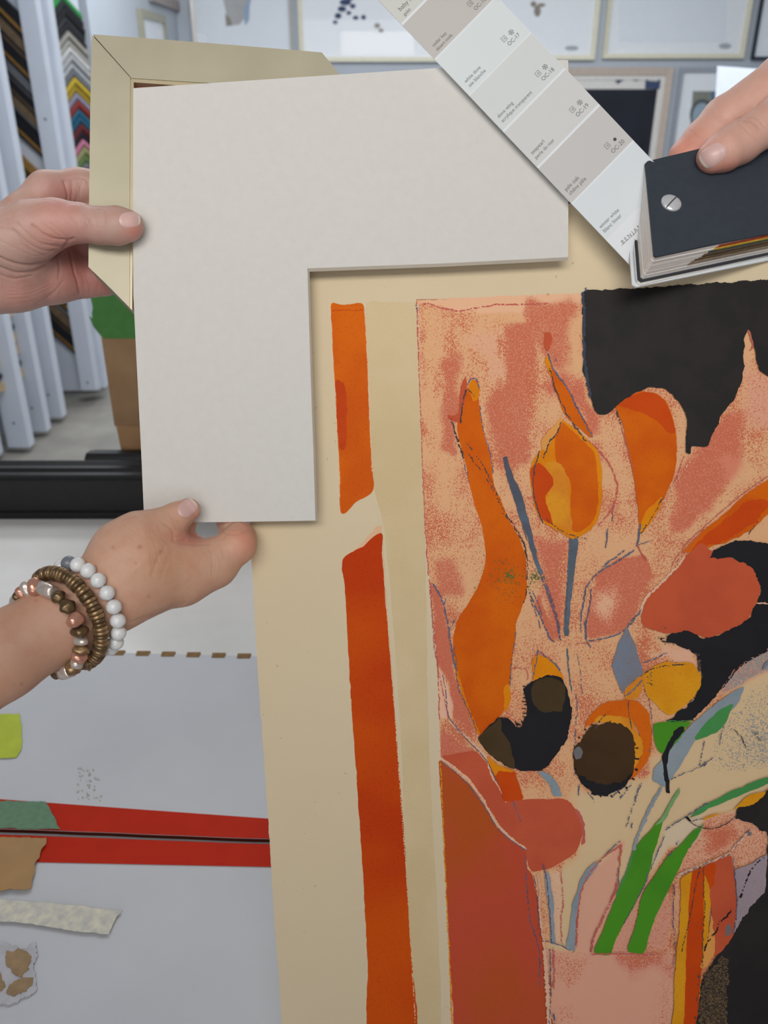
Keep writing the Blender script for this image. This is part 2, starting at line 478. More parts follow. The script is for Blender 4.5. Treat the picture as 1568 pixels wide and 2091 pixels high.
def chevron(name, label, cat, O, du, n, half, drop, width, depth, bands, group):
    """L-shaped corner sample hung peak up. O peak point, du unit along the panel, n outward normal"""
    du = np.array([du[0], du[1], 0.0]); n = np.array([n[0], n[1], 0.0]); O = np.array(O, float)
    b = MB(); ms = []
    for (t0, t1, dz, m) in bands:
        if m not in ms: ms.append(m)
        k = ms.index(m)
        for sgn in (-1, 1):
            a0 = O + np.array([0, 0, -width * t0]); a1 = O + np.array([0, 0, -width * t1])
            e0 = a0 + du * sgn * half - np.array([0, 0, drop]); e1 = a1 + du * sgn * (half - 0.0) - np.array([0, 0, drop])
            top = [a0 + n * (depth + dz), e0 + n * (depth + dz), e1 + n * (depth + dz), a1 + n * (depth + dz)]
            bot = [v - n * (depth + dz - .001) for v in top]
            b.slab(top, bot, k)
            # raw cut end
            if m_tanend not in ms: ms.append(m_tanend)
            b.add([e0 + n * (depth + dz) + du * sgn * .001, e1 + n * (depth + dz) + du * sgn * .001, e1 + n * .001 + du * sgn * .001, e0 + n * .001 + du * sgn * .001], [[0, 1, 2, 3]], ms.index(m_tanend))
    o = b.build(name, ms, origin=O)
    tag(o, label, cat, group)
    return o

def colm(name, rgb): return mat('moulding_' + name, rgb, 0.4, var=0.08, vscale=60)
P2 = [('bright green', (45, 140, 70)), ('silver edged black', (40, 42, 46)), ('plain black', (30, 31, 34)), ('charcoal', (58, 60, 64)), ('matte black', (36, 37, 40)),
      ('warm silver', (150, 146, 138)), ('pale silver', (172, 170, 164)), ('white', (190, 190, 188)), ('light grey', (166, 167, 170)), ('cool white', (178, 182, 188)), ('smoke grey', (104, 106, 112)),
      ('yellow', (186, 160, 48)), ('mustard', (170, 142, 44)), ('lavender grey', (134, 132, 150)), ('brick red', (134, 50, 46)), ('teal blue', (38, 104, 132)), ('dark teal', (34, 84, 110)),
      ('dark red', (96, 36, 38)), ('blue black', (26, 28, 40)), ('pink', (186, 116, 138)), ('olive', (142, 142, 96)), ('leaf green', (98, 128, 72)), ('slate', (112, 110, 118)), ('orange', (186, 84, 48)), ('rust', (150, 70, 44))]
Mx = (A2 + B2) / 2 + nn * .0 + dn * .012
for k, (nm, rgb) in enumerate(P2):
    py = -16 + k * 15.8
    z = at_y(140 + k * 2, py, Mx[1])[2]
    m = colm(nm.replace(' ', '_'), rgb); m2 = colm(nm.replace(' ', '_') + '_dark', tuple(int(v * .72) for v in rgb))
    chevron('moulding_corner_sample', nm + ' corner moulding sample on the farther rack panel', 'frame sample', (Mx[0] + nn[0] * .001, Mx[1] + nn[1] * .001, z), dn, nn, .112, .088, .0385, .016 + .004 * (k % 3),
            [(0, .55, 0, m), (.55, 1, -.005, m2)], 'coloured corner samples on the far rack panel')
P1 = [(-40, 'black', 'gold'), (20, 'bronze', 'black'), (64, 'black', 'gold'), (112, 'pewter', 'black'), (150, 'black', 'bronze'), (184, 'bronze', 'pewter'), (222, 'black', 'gold'),
      (316, 'gold', 'black'), (352, 'black', 'bronze'), (392, 'black', 'gold'), (470, 'black', 'black'), (520, 'black', 'bronze'), (560, 'black', 'gold'), (612, 'bronze', 'black'), (650, 'black', 'gold')]
MT = dict(black=m_black, gold=m_gold, bronze=m_bronze, pewter=m_pewter)
ordn = ['first', 'second', 'third', 'fourth', 'fifth', 'sixth', 'seventh', 'eighth', 'ninth', 'tenth', 'eleventh', 'twelfth', 'thirteenth', 'fourteenth', 'fifteenth']
for k, (py, a, c) in enumerate(P1):
    z = at_y(20, py - 40, 4.31)[2]; zn = at_y(20, P1[k + 1][0] - 40, 4.31)[2] if k + 1 < len(P1) else z - .1
    wd_ = min(.10, (z - zn) * .97)
    chevron('moulding_corner_sample', f'{a} corner sample with {c} lip, {ordn[k]} from the top of the dark rack panel', 'frame sample', (-1.768, 4.329, z), (1, 0), (0, -1), .188, .20, wd_, .022 + .006 * (k % 2),
            [(0, .6, .004, MT[a]), (.6, .8, 0, MT[c]), (.8, 1, -.006, m_black if c != 'black' else MT[a])], 'black and gold corner samples on the near rack panel')
for k in range(14):
    z = 1.02 - k * .055
    for (fx, fy) in ((-1.705, 3.79), (-1.712, 3.59)):
        o = MB().box((fx + .005 + .012 * (k % 2), fy - .022, z), (fx + .055, fy + .0045, z + (.034 if k % 3 else .02)), 0 if k % 3 else 1).build('moulding_stick_sample', [m_tanend, m_black])
        tag(o, ('pale raw wood moulding end' if k % 3 else 'black moulding end') + (' stacked behind the second rack edge' if fy > 3.7 else ' stacked behind the rack edge nearest the left side'), 'frame sample', 'moulding ends between the rack edges')

# ------------------------------------------------------------------ worktable and things on it
TZ = 0.905
m_table = mat('white_laminate', (236, 233, 230), 0.16, var=0.02, spec=0.5)
m_leg = mat('table_steel', (120, 122, 126), 0.4, metal=0.6)
te = empty('worktable', (0, .7, 0)); tag(te, 'glossy white topped worktable under the white carton', 'table')
MB().box((-1.0, .05, TZ - .035), (1.05, 1.30, TZ)).build('tabletop', m_table, te, bevel=.004)
for sx in (-.95, .95):
    for sy in (.12, 1.2):
        MB().box((sx, sy, 0), (sx + .05, sy + .05, TZ - .0355)).build('leg', m_leg, te)
MB().box((-.9, 1.21, TZ - .11), (.95, 1.235, TZ - .0355)).build('apron', m_leg, te)

m_blackwood = mat('black_stained_wood', (24, 23, 25), 0.42, var=0.25, vscale=120, bump=.15, bscale=200)
def moulding(label, prof, xa, xb, mitre, name='black_moulding'):
    """prof: list of (y, z) closed; xa may be mitred by y"""
    n = len(prof); V = []
    for (y, z) in prof: V.append((xa + mitre * (prof[0][0] - y), y, z))
    for (y, z) in prof: V.append((xb, y, z))
    b = MB(); b.slab([V[n + i] for i in range(n)], [V[i] for i in range(n)])
    o = b.build(name, m_blackwood, bevel=.0012)
    return tag(o, label, 'frame moulding', 'black mouldings at the back of the worktable')
y0 = at_z(150, 1060, TZ)[1]
prof = [(y0, TZ), (y0, TZ + .004), (y0 - .003, TZ + .006), (y0 - .003, TZ + .012), (y0 + .001, TZ + .014), (y0 + .001, TZ + .064), (y0 + .004, TZ + .067), (y0 + .004, TZ + .072), (y0 + .010, TZ + .074),
        (y0 + .014, TZ + .079), (y0 + .022, TZ + .0795), (y0 + .025, TZ + .075), (y0 + .030, TZ + .078), (y0 + .036, TZ + .0815), (y0 + .042, TZ + .078), (y0 + .046, TZ + .078), (y0 + .046, TZ)]
moulding('long black ridged moulding lying across the back of the white table', prof, -.95, .25, 0)
yb = y0 + .048
zt = at_y(220, 922, yb + .02)[2]
prof = [(yb, TZ), (yb, zt - .014), (yb + .006, zt - .012), (yb + .010, zt - .005), (yb + .014, zt), (yb + .026, zt), (yb + .03, zt - .003), (yb + .036, zt - .003), (yb + .036, TZ)]
moulding('shorter black moulding with mitred end behind the long black one', prof, at_y(164, 935, yb)[0], .2, -.35)

# cardboard parcel with green tape standing behind the mouldings
m_card = mat('brown_cardboard', (148, 117, 84), 0.8, var=0.10, vscale=30, bump=.1, bscale=150)
m_cardd = mat('brown_cardboard_flap', (164, 126, 88), 0.8, var=0.08)
m_green = mat('green_tape', (64, 118, 52), 0.6, var=0.10, vscale=60)
yc = yb + .045
xl = at_y(222, 800, yc)[0]
pe = empty('cardboard_parcel', (xl + .13, yc + .03, TZ)); tag(pe, 'narrow brown cardboard parcel with green tape standing behind the black mouldings', 'parcel')
ztop = at_y(240, 430, yc)[2]; zfold = at_y(240, 872, yc)[2]
MB().box((xl, yc, zfold), (xl + .26, yc + .05, ztop)).build('body', m_card, pe, bevel=.003)
fl = [(xl + .004, yc - .001, zfold + .003), (xl + .05, yc - .003, zfold + .004), (xl + .10, yc - .002, zfold - .006), (xl + .26, yc, zfold), (xl + .26, yc, TZ), (xl + .012, yc, TZ), (xl + .006, yc - .002, zfold - .03)]
MB().slab(fl, [(x, yc + .048, z) for x, y, z in fl]).build('folded_end', m_cardd, pe)
zg0, zg1 = at_y(240, 691, yc)[2], at_y(240, 470, yc)[2]
L = [(xl - .004 - abs(random.gauss(0, .002)), z) for z in np.linspace(zg1, zg0 + .03, 18)] + [(xl - .012, zg0 + .034), (xl - .008, zg0 + .018), (xl + .001, zg0 + .004), (xl + .006, zg0)]
tp = [(x, yc - .0012, z) for x, z in L] + [(xl + .262, yc - .0012, zg0), (xl + .262, yc - .0012, zg1)]
MB().slab(tp, [(x, yc - .0003, z) for x, y, z in tp]).build('green_tape', m_green, pe)

# ------------------------------------------------------------------ white carton with red stripe
BZ = 0.955
m_carton = mat('white_carton', (190, 191, 195), 0.7, var=0.03, vscale=14, bump=.05)
m_red = mat('red_print', (180, 38, 14), 0.6, var=0.05, spec=0.08)
m_kraft = mat('kraft_core', (128, 98, 60), 0.85, var=0.2, vscale=200)
m_dk = mat('cut_board_edge', (74, 30, 20), 0.9, spec=.05)
def bz(px, py, z=BZ): return at_z(px, py, z)
rl, rr = bz(0, 1327), bz(520, 1340)
sl, sr = bz(0, 1700), bz(550, 1718)
ce = empty('white_carton', (-.1, .5, TZ)); tag(ce, 'white cardboard carton with a red stripe along its seam, lying on the table', 'box')
def yline(a, b, x): return a[1] + (b[1] - a[1]) * (x - a[0]) / (b[0] - a[0])
XL, XR = -.62, .42
yr = lambda x: yline(rl, rr, x)
ys = lambda x: yline(sl, sr, x)
MB().add([(XL, .20, TZ + .001), (XR, .20, TZ + .001), (XR, yr(XR), TZ + .001), (XL, yr(XL), TZ + .001), (XL, .20, BZ - .004), (XR, .20, BZ - .004), (XR, yr(XR), BZ - .004), (XL, yr(XL), BZ - .004)], BOXF).build('box_body', m_carton, ce)
# rear flap and front flap, each with its printed red band
rt, rb_ = [bz(0, 1634), bz(548, 1664)], [bz(0, 1759), bz(552, 1770)]
def band(x, a): return yline(a[0], a[1], x)
xs = np.linspace(XL, XR, 60)
wob = np.cumsum(rng.normal(0, .0002, 60)); wob -= np.linspace(0, wob[-1], 60)
def flap(name, far, near, zf, z_near):
    b = MB()
    top = [(x, far(x), zf) for x in xs] + [(x, near(x), z_near) for x in xs[::-1]]
    b.slab(top, [(x, y, z - .0035) for x, y, z in top], 0, 1)
    return b.build(name, [m_carton, m_dk], ce)
seam = lambda x: ys(x) + .0012 + np.interp(x, xs, wob)
seam2 = lambda x: ys(x) - .0022 + np.interp(x, xs, wob) * .5
fr_ = flap('rear_flap', yr, seam, BZ, BZ + .0015)
ff_ = flap('front_flap', seam2, lambda x: .20, BZ - .0005, BZ)
def stripe(par, far, near, zf, zn):
    b = MB(); top = [(x, far(x), zf) for x in xs] + [(x, near(x), zn) for x in xs[::-1]]
    b.slab(top, [(x, y, z - .0002) for x, y, z in top])
    tag(b.build('red_stripe', m_red, par), 'printed red band')
def zrear(x, y): return BZ + .0015 * (yr(x) - y) / (yr(x) - ys(x))
stripe(fr_, lambda x: band(x, rt), lambda x: seam(x) + .0003, BZ + .0013, BZ + .0019)
stripe(ff_, lambda x: seam2(x) - .0003, lambda x: band(x, rb_), BZ - .0001, BZ + .0001)
# slots along the rear fold
for k in range(15):
    px = 240 + 51.7 * (k - 9) if k < 15 else 0
    p = bz(px, 1332 + px * .012)
    x = p[0]; y = yr(x)
    if XL < x < XR - .05:
        V = [(x - .0072, y + .003, BZ + .0012), (x + .0072, y + .003, BZ + .0012), (x + .0070, y - .0045, BZ + .0006), (x - .0068, y - .0045, BZ + .0006)]
        MB().slab(V, [(a, b_, c - .005) for a, b_, c in V]).build('fold_slot', m_kraft, ce)

# tapes and residue on the carton
def tape(name, label, pts, rgb, amp, z=BZ + .0022, rough=.6, var=.08, vscale=60, dark=None, curl=0):
    P = jag(pts, amp, 5, True, len(pts) * 7, smooth=False)
    b = MB()
    top = [bz(x, y, z) for x, y in P]
    b.slab([tuple(p) for p in top], [(p[0], p[1], p[2] - .0004) for p in top])
    o = b.build(name, mat(name + '_' + str(rgb[0]), rgb, rough, var=var, vscale=vscale, dark=dark))
    return tag(o, label, 'tape', 'tape pieces stuck on the carton')
tape('tape_strip', 'lime green tape piece on the carton at the left edge', [(-160, 1456), (-20, 1458), (38, 1457), (44, 1480), (45, 1510), (42, 1532), (34, 1546), (0, 1548), (-160, 1554)], (172, 186, 36), .8)
tape('tape_strip', 'grey green tape strip lying over the red band', [(-160, 1630), (0, 1635), (94, 1637), (104, 1655), (112, 1668), (118, 1684), (124, 1693), (40, 1692), (-160, 1690)], (88, 124, 94), .9, z=BZ + .0028, vscale=200, var=.12)
tape('tape_strip', 'brown paper tape with a torn end just below the seam', [(-160, 1712), (30, 1709), (95, 1711), (95, 1722), (84, 1736), (82, 1750), (70, 1765), (72, 1780), (66, 1796), (64, 1814), (20, 1817), (-160, 1838)], (160, 122, 74), 1.0, vscale=40)
tape('tape_strip', 'pale masking tape residue strip across the lower carton', [(-160, 1825), (0, 1837), (120, 1845), (250, 1860), (238, 1872), (230, 1885), (222, 1908), (150, 1900), (60, 1885), (-160, 1870)], (206, 200, 178), .8, z=BZ + .0016, var=.1, vscale=140, dark=(176, 174, 170))
tp_ = mat('torn_carton_core', (150, 124, 92), 0.9, var=.2, vscale=120)
def torn(pts, seed, m=tp_, z=.0014, par=ff_):
    P = jag(pts, 2.4, 4, True, seed)
    top = [bz(x, y, BZ + z) for x, y in P]
    MB().slab([tuple(p) for p in top], [(p[0], p[1], p[2] - .001) for p in top]).build('torn_patch', m, par)
m_peel = mat('peeled_paper', (180, 178, 182), 0.85, var=.12, vscale=90)
torn([(-80, 1925), (0, 1922), (40, 1935), (72, 1930), (70, 1975), (74, 2018), (40, 2040), (0, 2050), (-80, 2060)], 3, m_peel, .0009)
torn([(15, 1945), (40, 1938), (60, 1950), (58, 1978), (38, 1992), (22, 1980), (12, 1962)], 4)
torn([(18, 2012), (45, 2000), (68, 1996), (70, 2010), (50, 2022), (30, 2034), (14, 2030)], 5)
torn([(-60, 1950), (0, 1990), (4, 2020), (-60, 2040)], 6)
m_adh = mat('adhesive_residue', (172, 171, 164), 0.7, var=.1, vscale=300, dark=(152, 150, 138))
for k in range(46):
    x, y = random.uniform(158, 206), random.uniform(1568, 1636)
    if (x - 158) / 50 + (1636 - y) / 140 > 1.2 or (168 < x < 180 and y > 1600 and k % 2): continue
    s_ = random.uniform(1.6, 4.2); n_ = 7
    P = [(x + s_ * random.uniform(.5, 1.2) * math.cos(2 * math.pi * i / n_), y + s_ * .8 * random.uniform(.5, 1.2) * math.sin(2 * math.pi * i / n_)) for i in range(n_)]
    zz = zrear(bz(x, y)[0], bz(x, y)[1]) + .00025
    top = [bz(px, py, zz) for px, py in P]
    MB().slab([tuple(p) for p in top], [(p[0], p[1], p[2] - .0003) for p in top]).build('adhesive_fleck', m_adh, fr_)

# ------------------------------------------------------------------ the print (flower lithograph on tan paper, leaning back on the carton)
PP = Plane(640, 1045, .5075, (-.078, 0, 1))
ZS = 0.000003
c1 = lambda P: [(620 + x / 3.136, 540 + y / 3.136) for x, y in P]
c2 = lambda P: [(1060 + x / 3.087, 560 + y / 3.087) for x, y in P]
c3 = lambda P: [(820 + x / 3.136, 1080 + y / 3.136) for x, y in P]
c4 = lambda P: [(1160 + x / 3.485, 1080 + y / 3.485) for x, y in P]
c5 = lambda P: [(860 + x / 3.564, 1540 + y / 3.564) for x, y in P]
c6 = lambda P: [(1168 + x / 3.795, 1540 + y / 3.795) for x, y in P]

def paper_bump(nt, b, strength=.25, scale=900):
    tc = N(nt, 'ShaderNodeTexCoord')
    n2 = N(nt, 'ShaderNodeTexNoise'); n2.inputs['Scale'].default_value = scale; n2.inputs['Detail'].default_value = 3
    nt.links.new(tc.outputs['Object'], n2.inputs['Vector'])
    bp = N(nt, 'ShaderNodeBump'); bp.inputs['Strength'].default_value = strength; bp.inputs['Distance'].default_value = .0004
    nt.links.new(n2.outputs[0], bp.inputs['Height']); nt.links.new(bp.outputs[0], b.inputs['Normal'])
    return tc

def ink(name, rgb, rgb2=None, scale=45, speck=0.10, sx=1.0, rough=.62):
    """printed ink: two tones mixed by a soft noise, fine grain on top"""
    if name in MATS: return MATS[name]
    m, nt, b = nmat(name)
    tc = paper_bump(nt, b)
    mp = N(nt, 'ShaderNodeMapping'); mp.inputs['Scale'].default_value = (sx, 1, 1)
    nt.links.new(tc.outputs['Object'], mp.inputs[0])
    n1 = N(nt, 'ShaderNodeTexNoise'); n1.inputs['Scale'].default_value = scale; n1.inputs['Detail'].default_value = 2
    n2 = N(nt, 'ShaderNodeTexNoise'); n2.inputs['Scale'].default_value = 900; n2.inputs['Detail'].default_value = 2
    nt.links.new(mp.outputs[0], n1.inputs['Vector']); nt.links.new(tc.outputs['Object'], n2.inputs['Vector'])
    r1 = N(nt, 'ShaderNodeMapRange'); r1.inputs[1].default_value = .42; r1.inputs[2].default_value = .62
    nt.links.new(n1.outputs[0], r1.inputs[0])
    mx = N(nt, 'ShaderNodeMix', data_type='RGBA')
    a = s2l(rgb); c = s2l(rgb2) if rgb2 is not None else a * .93
    mx.inputs[6].default_value = (*a, 1); mx.inputs[7].default_value = (*c, 1)
    nt.links.new(r1.outputs[0], mx.inputs[0])
    m2 = N(nt, 'ShaderNodeMix', data_type='RGBA', blend_type='MULTIPLY')
    r2 = N(nt, 'ShaderNodeMapRange'); r2.inputs[1].default_value = .58; r2.inputs[2].default_value = .66; r2.inputs[4].default_value = speck * 3
    nt.links.new(n2.outputs[0], r2.inputs[0]); nt.links.new(r2.outputs[0], m2.inputs[0])
    nt.links.new(mx.outputs[2], m2.inputs[6]); m2.inputs[7].default_value = (.62, .55, .5, 1)
    nt.links.new(m2.outputs[2], b.inputs['Base Color'])
    b.inputs['Roughness'].default_value = rough
    b.inputs['Specular IOR Level'].default_value = .10
    MATS[name] = m
    return m

def grain(name):
    """lithographic grain: dot inks sprayed over a toned ground, density read from the mesh"""
    m, nt, b = nmat(name)
    tc = paper_bump(nt, b)
    tone = N(nt, 'ShaderNodeVertexColor'); tone.layer_name = 'tone'
    dots = N(nt, 'ShaderNodeVertexColor'); dots.layer_name = 'dots'
    sep = N(nt, 'ShaderNodeSeparateColor'); nt.links.new(dots.outputs[0], sep.inputs[0])
    def layer(src, chan, rgb, scale, stretch):
        mp = N(nt, 'ShaderNodeMapping'); mp.inputs['Scale'].default_value = stretch
        nt.links.new(tc.outputs['Object'], mp.inputs[0])
        n = N(nt, 'ShaderNodeTexNoise'); n.inputs['Scale'].default_value = scale; n.inputs['Detail'].default_value = 2.5; n.inputs['Roughness'].default_value = .6
        nt.links.new(mp.outputs[0], n.inputs['Vector'])
        a = N(nt, 'ShaderNodeMath', operation='ADD'); nt.links.new(n.outputs[0], a.inputs[0]); nt.links.new(sep.outputs[chan], a.inputs[1])
        r = N(nt, 'ShaderNodeMapRange'); r.inputs[1].default_value = .94; r.inputs[2].default_value = 1.06
        nt.links.new(a.outputs[0], r.inputs[0])
        mx = N(nt, 'ShaderNodeMix', data_type='RGBA'); nt.links.new(r.outputs[0], mx.inputs[0]); nt.links.new(src, mx.inputs[6])
        mx.inputs[7].default_value = (*s2l(rgb), 1)
        return mx.outputs[2]
    x = layer(tone.outputs[0], 0, DOT_RED, 1250, (1, .8, 1))
    x = layer(x, 1, (150, 150, 144), 1000, (1, 1, 1))
    x = layer(x, 2, (96, 110, 40), 820, (1, 1, 1))
    nt.links.new(x, b.inputs['Base Color'])
    b.inputs['Roughness'].default_value = .65; b.inputs['Specular IOR Level'].default_value = .12
    return m
DOT_RED = (205, 110, 80)

# paper sheet
def mat_paper():
    m, nt, b = nmat('tan_rag_paper')
    tc = paper_bump(nt, b, .3, 700)
    n1 = N(nt, 'ShaderNodeTexNoise'); n1.inputs['Scale'].default_value = 9; n1.inputs['Detail'].default_value = 4
    nt.links.new(tc.outputs['Object'], n1.inputs['Vector'])
    mx = N(nt, 'ShaderNodeMix', data_type='RGBA')
    mx.inputs[6].default_value = (*s2l((214, 194, 160)), 1); mx.inputs[7].default_value = (*s2l((221, 203, 170)), 1)
    nt.links.new(n1.outputs[0], mx.inputs[0])
    n2 = N(nt, 'ShaderNodeTexNoise'); n2.inputs['Scale'].default_value = 420; n2.inputs['Detail'].default_value = 0
    nt.links.new(tc.outputs['Object'], n2.inputs['Vector'])
    r2 = N(nt, 'ShaderNodeMapRange'); r2.inputs[1].default_value = .84; r2.inputs[2].default_value = .87; r2.inputs[4].default_value = .3
    nt.links.new(n2.outputs[0], r2.inputs[0])
    m2 = N(nt, 'ShaderNodeMix', data_type='RGBA'); nt.links.new(r2.outputs[0], m2.inputs[0]); nt.links.new(mx.outputs[2], m2.inputs[6])
    m2.inputs[7].default_value = (*s2l((120, 96, 74)), 1)
    nt.links.new(m2.outputs[2], b.inputs['Base Color']); b.inputs['Roughness'].default_value = .8; b.inputs['Specular IOR Level'].default_value = .2
    return m
m_paper = mat_paper()
YB = 2140
PX1 = 1660
base_pt = c2w(PP.pt(1080, YB)); base_pt[2] = BZ + .0016
pr = empty('flower_print', base_pt)
tag(pr, 'large flower lithograph on tan paper, leaning back behind the cream mat corner', 'print')
edge_l = jag([(508, 1000), (514, 1150), (519, 1250), (528, 1400), (540, 1560), (549, 1700), (558, 1850), (568, 1980), (578, YB)], .5, 6, False, 5)
def foot(px):
    """where the sheet's bottom edge stands on the carton"""
    lo_, hi_ = 2000.0, 2600.0
    for _ in range(40):
        m_ = (lo_ + hi_) / 2
        if c2w(PP.pt(px, m_))[2] > BZ + .0032: lo_ = m_
        else: hi_ = m_
    return hi_
outline = [(500, 400), (505, 700), (507, 900)] + [tuple(p) for p in edge_l] + [(584, foot(584)), (1100, foot(1100)), (PX1, foot(PX1)), (PX1, 428), (1160, 416)]
MB().slab(c2w(PP.pts(outline)), c2w(PP.pts(outline, -.0006))).build('paper', m_paper, pr)

ART_V, ART_F, ART_M, ART_MATS = [], [], [], []
LAY = [1]
def art(P, m):
    P = np.asarray(P)
    P = np.stack([np.clip(P[:, 0], 500, PX1 - 2), np.clip(P[:, 1], 404, YB - 1)], 1)
    LAY[0] += 1
    V = c2w(PP.pts(P, LAY[0] * ZS))
    tri = tessellate_polygon([[Vector((float(x), float(y), 0)) for x, y in P]])
    n = len(ART_V)
    if m not in ART_MATS: ART_MATS.append(m)
    k = ART_MATS.index(m)
    ART_V.extend(V.tolist())
    for t in tri:
        a, b_, c = [P[i] for i in t]
        cr = (b_[0] - a[0]) * (c[1] - a[1]) - (b_[1] - a[1]) * (c[0] - a[0])
        if cr > 0: t = t[::-1]
        ART_F.append([n + i for i in t]); ART_M.append(k)
SEED = [100]
def blob(P, m, amp=.8, smooth=True, step=5):
    SEED[0] += 1
    art(jag(P, amp, step, True, SEED[0], smooth), m)
def line(P, m, w=3.0, amp=.5, dash=0.0, fade=True):
    """crayon stroke: ribbon of uneven width, optionally broken up"""
    SEED[0] += 1
    r = np.random.default_rng(SEED[0])
    Q = jag(P, amp * .8, 2.2, False, SEED[0])
    T = np.gradient(Q, axis=0); T /= np.linalg.norm(T, axis=1)[:, None] + 1e-9
    Nn = np.stack([-T[:, 1], T[:, 0]], 1)
    ww = w * .45 * (1 + r.normal(0, .28, len(Q))).clip(.35, 1.7)
    if fade and len(Q) > 6: ww[:2] *= .5; ww[-2:] *= .5
    LAY[0] += 1
    if m not in ART_MATS: ART_MATS.append(m)
    k = ART_MATS.index(m)
    A = c2w(PP.pts(Q + Nn * ww[:, None], LAY[0] * ZS)); C = c2w(PP.pts(Q - Nn * ww[:, None], LAY[0] * ZS))
    n = len(ART_V); L = len(Q)
    ART_V.extend(A.tolist()); ART_V.extend(C.tolist())
    for i in range(L - 1):
        if dash and r.random() < dash: continue
        ART_F.append([n + i, n + i + 1, n + L + i + 1, n + L + i]); ART_M.append(k)

# toned ghost band and plate impression
m_ghost = ink('ghost_tan', (210, 186, 143), (216, 193, 152), 20, .03)
m_pale_edge = ink('plate_margin', (231, 212, 178), (228, 208, 172), 20, .02)
blob(c1([(405, 246), (500, 240), (700, 242), (735, 246), (745, 700), (760, 1200), (780, 1882), (800, 3000), (880, 4990), (700, 4990), (620, 3000), (520, 1720), (445, 1400), (418, 800)]), m_ghost, .5, step=12)

# orange stripes
m_or = ink('orange_stripe', (218, 102, 8), (208, 88, 6), 26, .10)
m_or2 = ink('orange_stripe_low', (206, 80, 4), (190, 58, 4), 14, .12, .5)
m_orr = ink('burnt_orange', (200, 72, 14), (194, 66, 14), 50, .08)
m_halo = ink('peach_halo', (232, 186, 146), None, 30, .02)
blob(c1([(174, 250), (186, 600), (218, 1150), (236, 1600), (262, 1590), (250, 1000), (210, 250)]), m_halo, .8)
blob(c1([(178, 252), (240, 256), (300, 255), (345, 247), (378, 252), (388, 290), (398, 480), (408, 640), (415, 850), (425, 1100), (440, 1330), (443, 1450), (345, 1515), (242, 1592), (232, 1350), (222, 1150), (205, 850), (190, 600), (182, 430)]), m_or, .5)
blob(c1([(207, 735), (245, 750), (268, 800), (275, 950), (270, 1180), (235, 1180), (214, 1000)]), m_orr, 1.2)
line(c1([(182, 296), (260, 292), (330, 296), (385, 290)]), m_orr, 2)
blob([(694, 1146), (740, 1108), (768, 1074), (779, 1076), (778, 1090), (720, 1134)], m_halo, 1.4)
blob([(700, 1143), (740, 1116), (778, 1088), (780, 1130), (785, 1200), (794, 1310), (803, 1420), (814, 1560), (825, 1700), (836, 1900), (848, YB), (757, YB), (750, 1960), (742, 1800), (732, 1650), (722, 1500), (715, 1400), (710, 1300), (705, 1210)], m_or2, .5)
line(c1([(392, 280), (405, 520), (422, 900), (440, 1330)]), m_halo, 2.2, dash=.25)
line([(781, 1110), (788, 1220), (800, 1370), (806, 1450)], m_halo, 2.6, dash=.2)
line([(806, 1460), (820, 1650), (836, 1880), (848, 2090)], m_halo, 2, dash=.35)

# ---- grained ground of the flower field (mesh grid with ink densities)
def poly_sd(X, Y, P):
    P = np.array(P, float); n = len(P)
    inside = np.zeros(X.shape, bool); d = np.full(X.shape, 1e9)
    for i in range(n):
        (ax, ay), (bx_, by_) = P[i], P[(i + 1) % n]
        dx, dy = bx_ - ax, by_ - ay
        t = np.clip(((X - ax) * dx + (Y - ay) * dy) / (dx * dx + dy * dy + 1e-9), 0, 1)
        d = np.minimum(d, np.hypot(X - ax - t * dx, Y - ay - t * dy))
        c = ((ay > Y) != (by_ > Y)) & (X < dx * (Y - ay) / (dy if abs(dy) > 1e-9 else 1e-9) + ax)
        inside ^= c
    return np.where(inside, -d, d)
LEFT = np.array([(850, 608), (853, 700), (857, 800), (863, 960), (868, 1080), (876, 1170), (882, 1230), (893, 1350), (897, 1470), (900, 1560), (907, 1740), (915, 1900), (922, YB)], float)
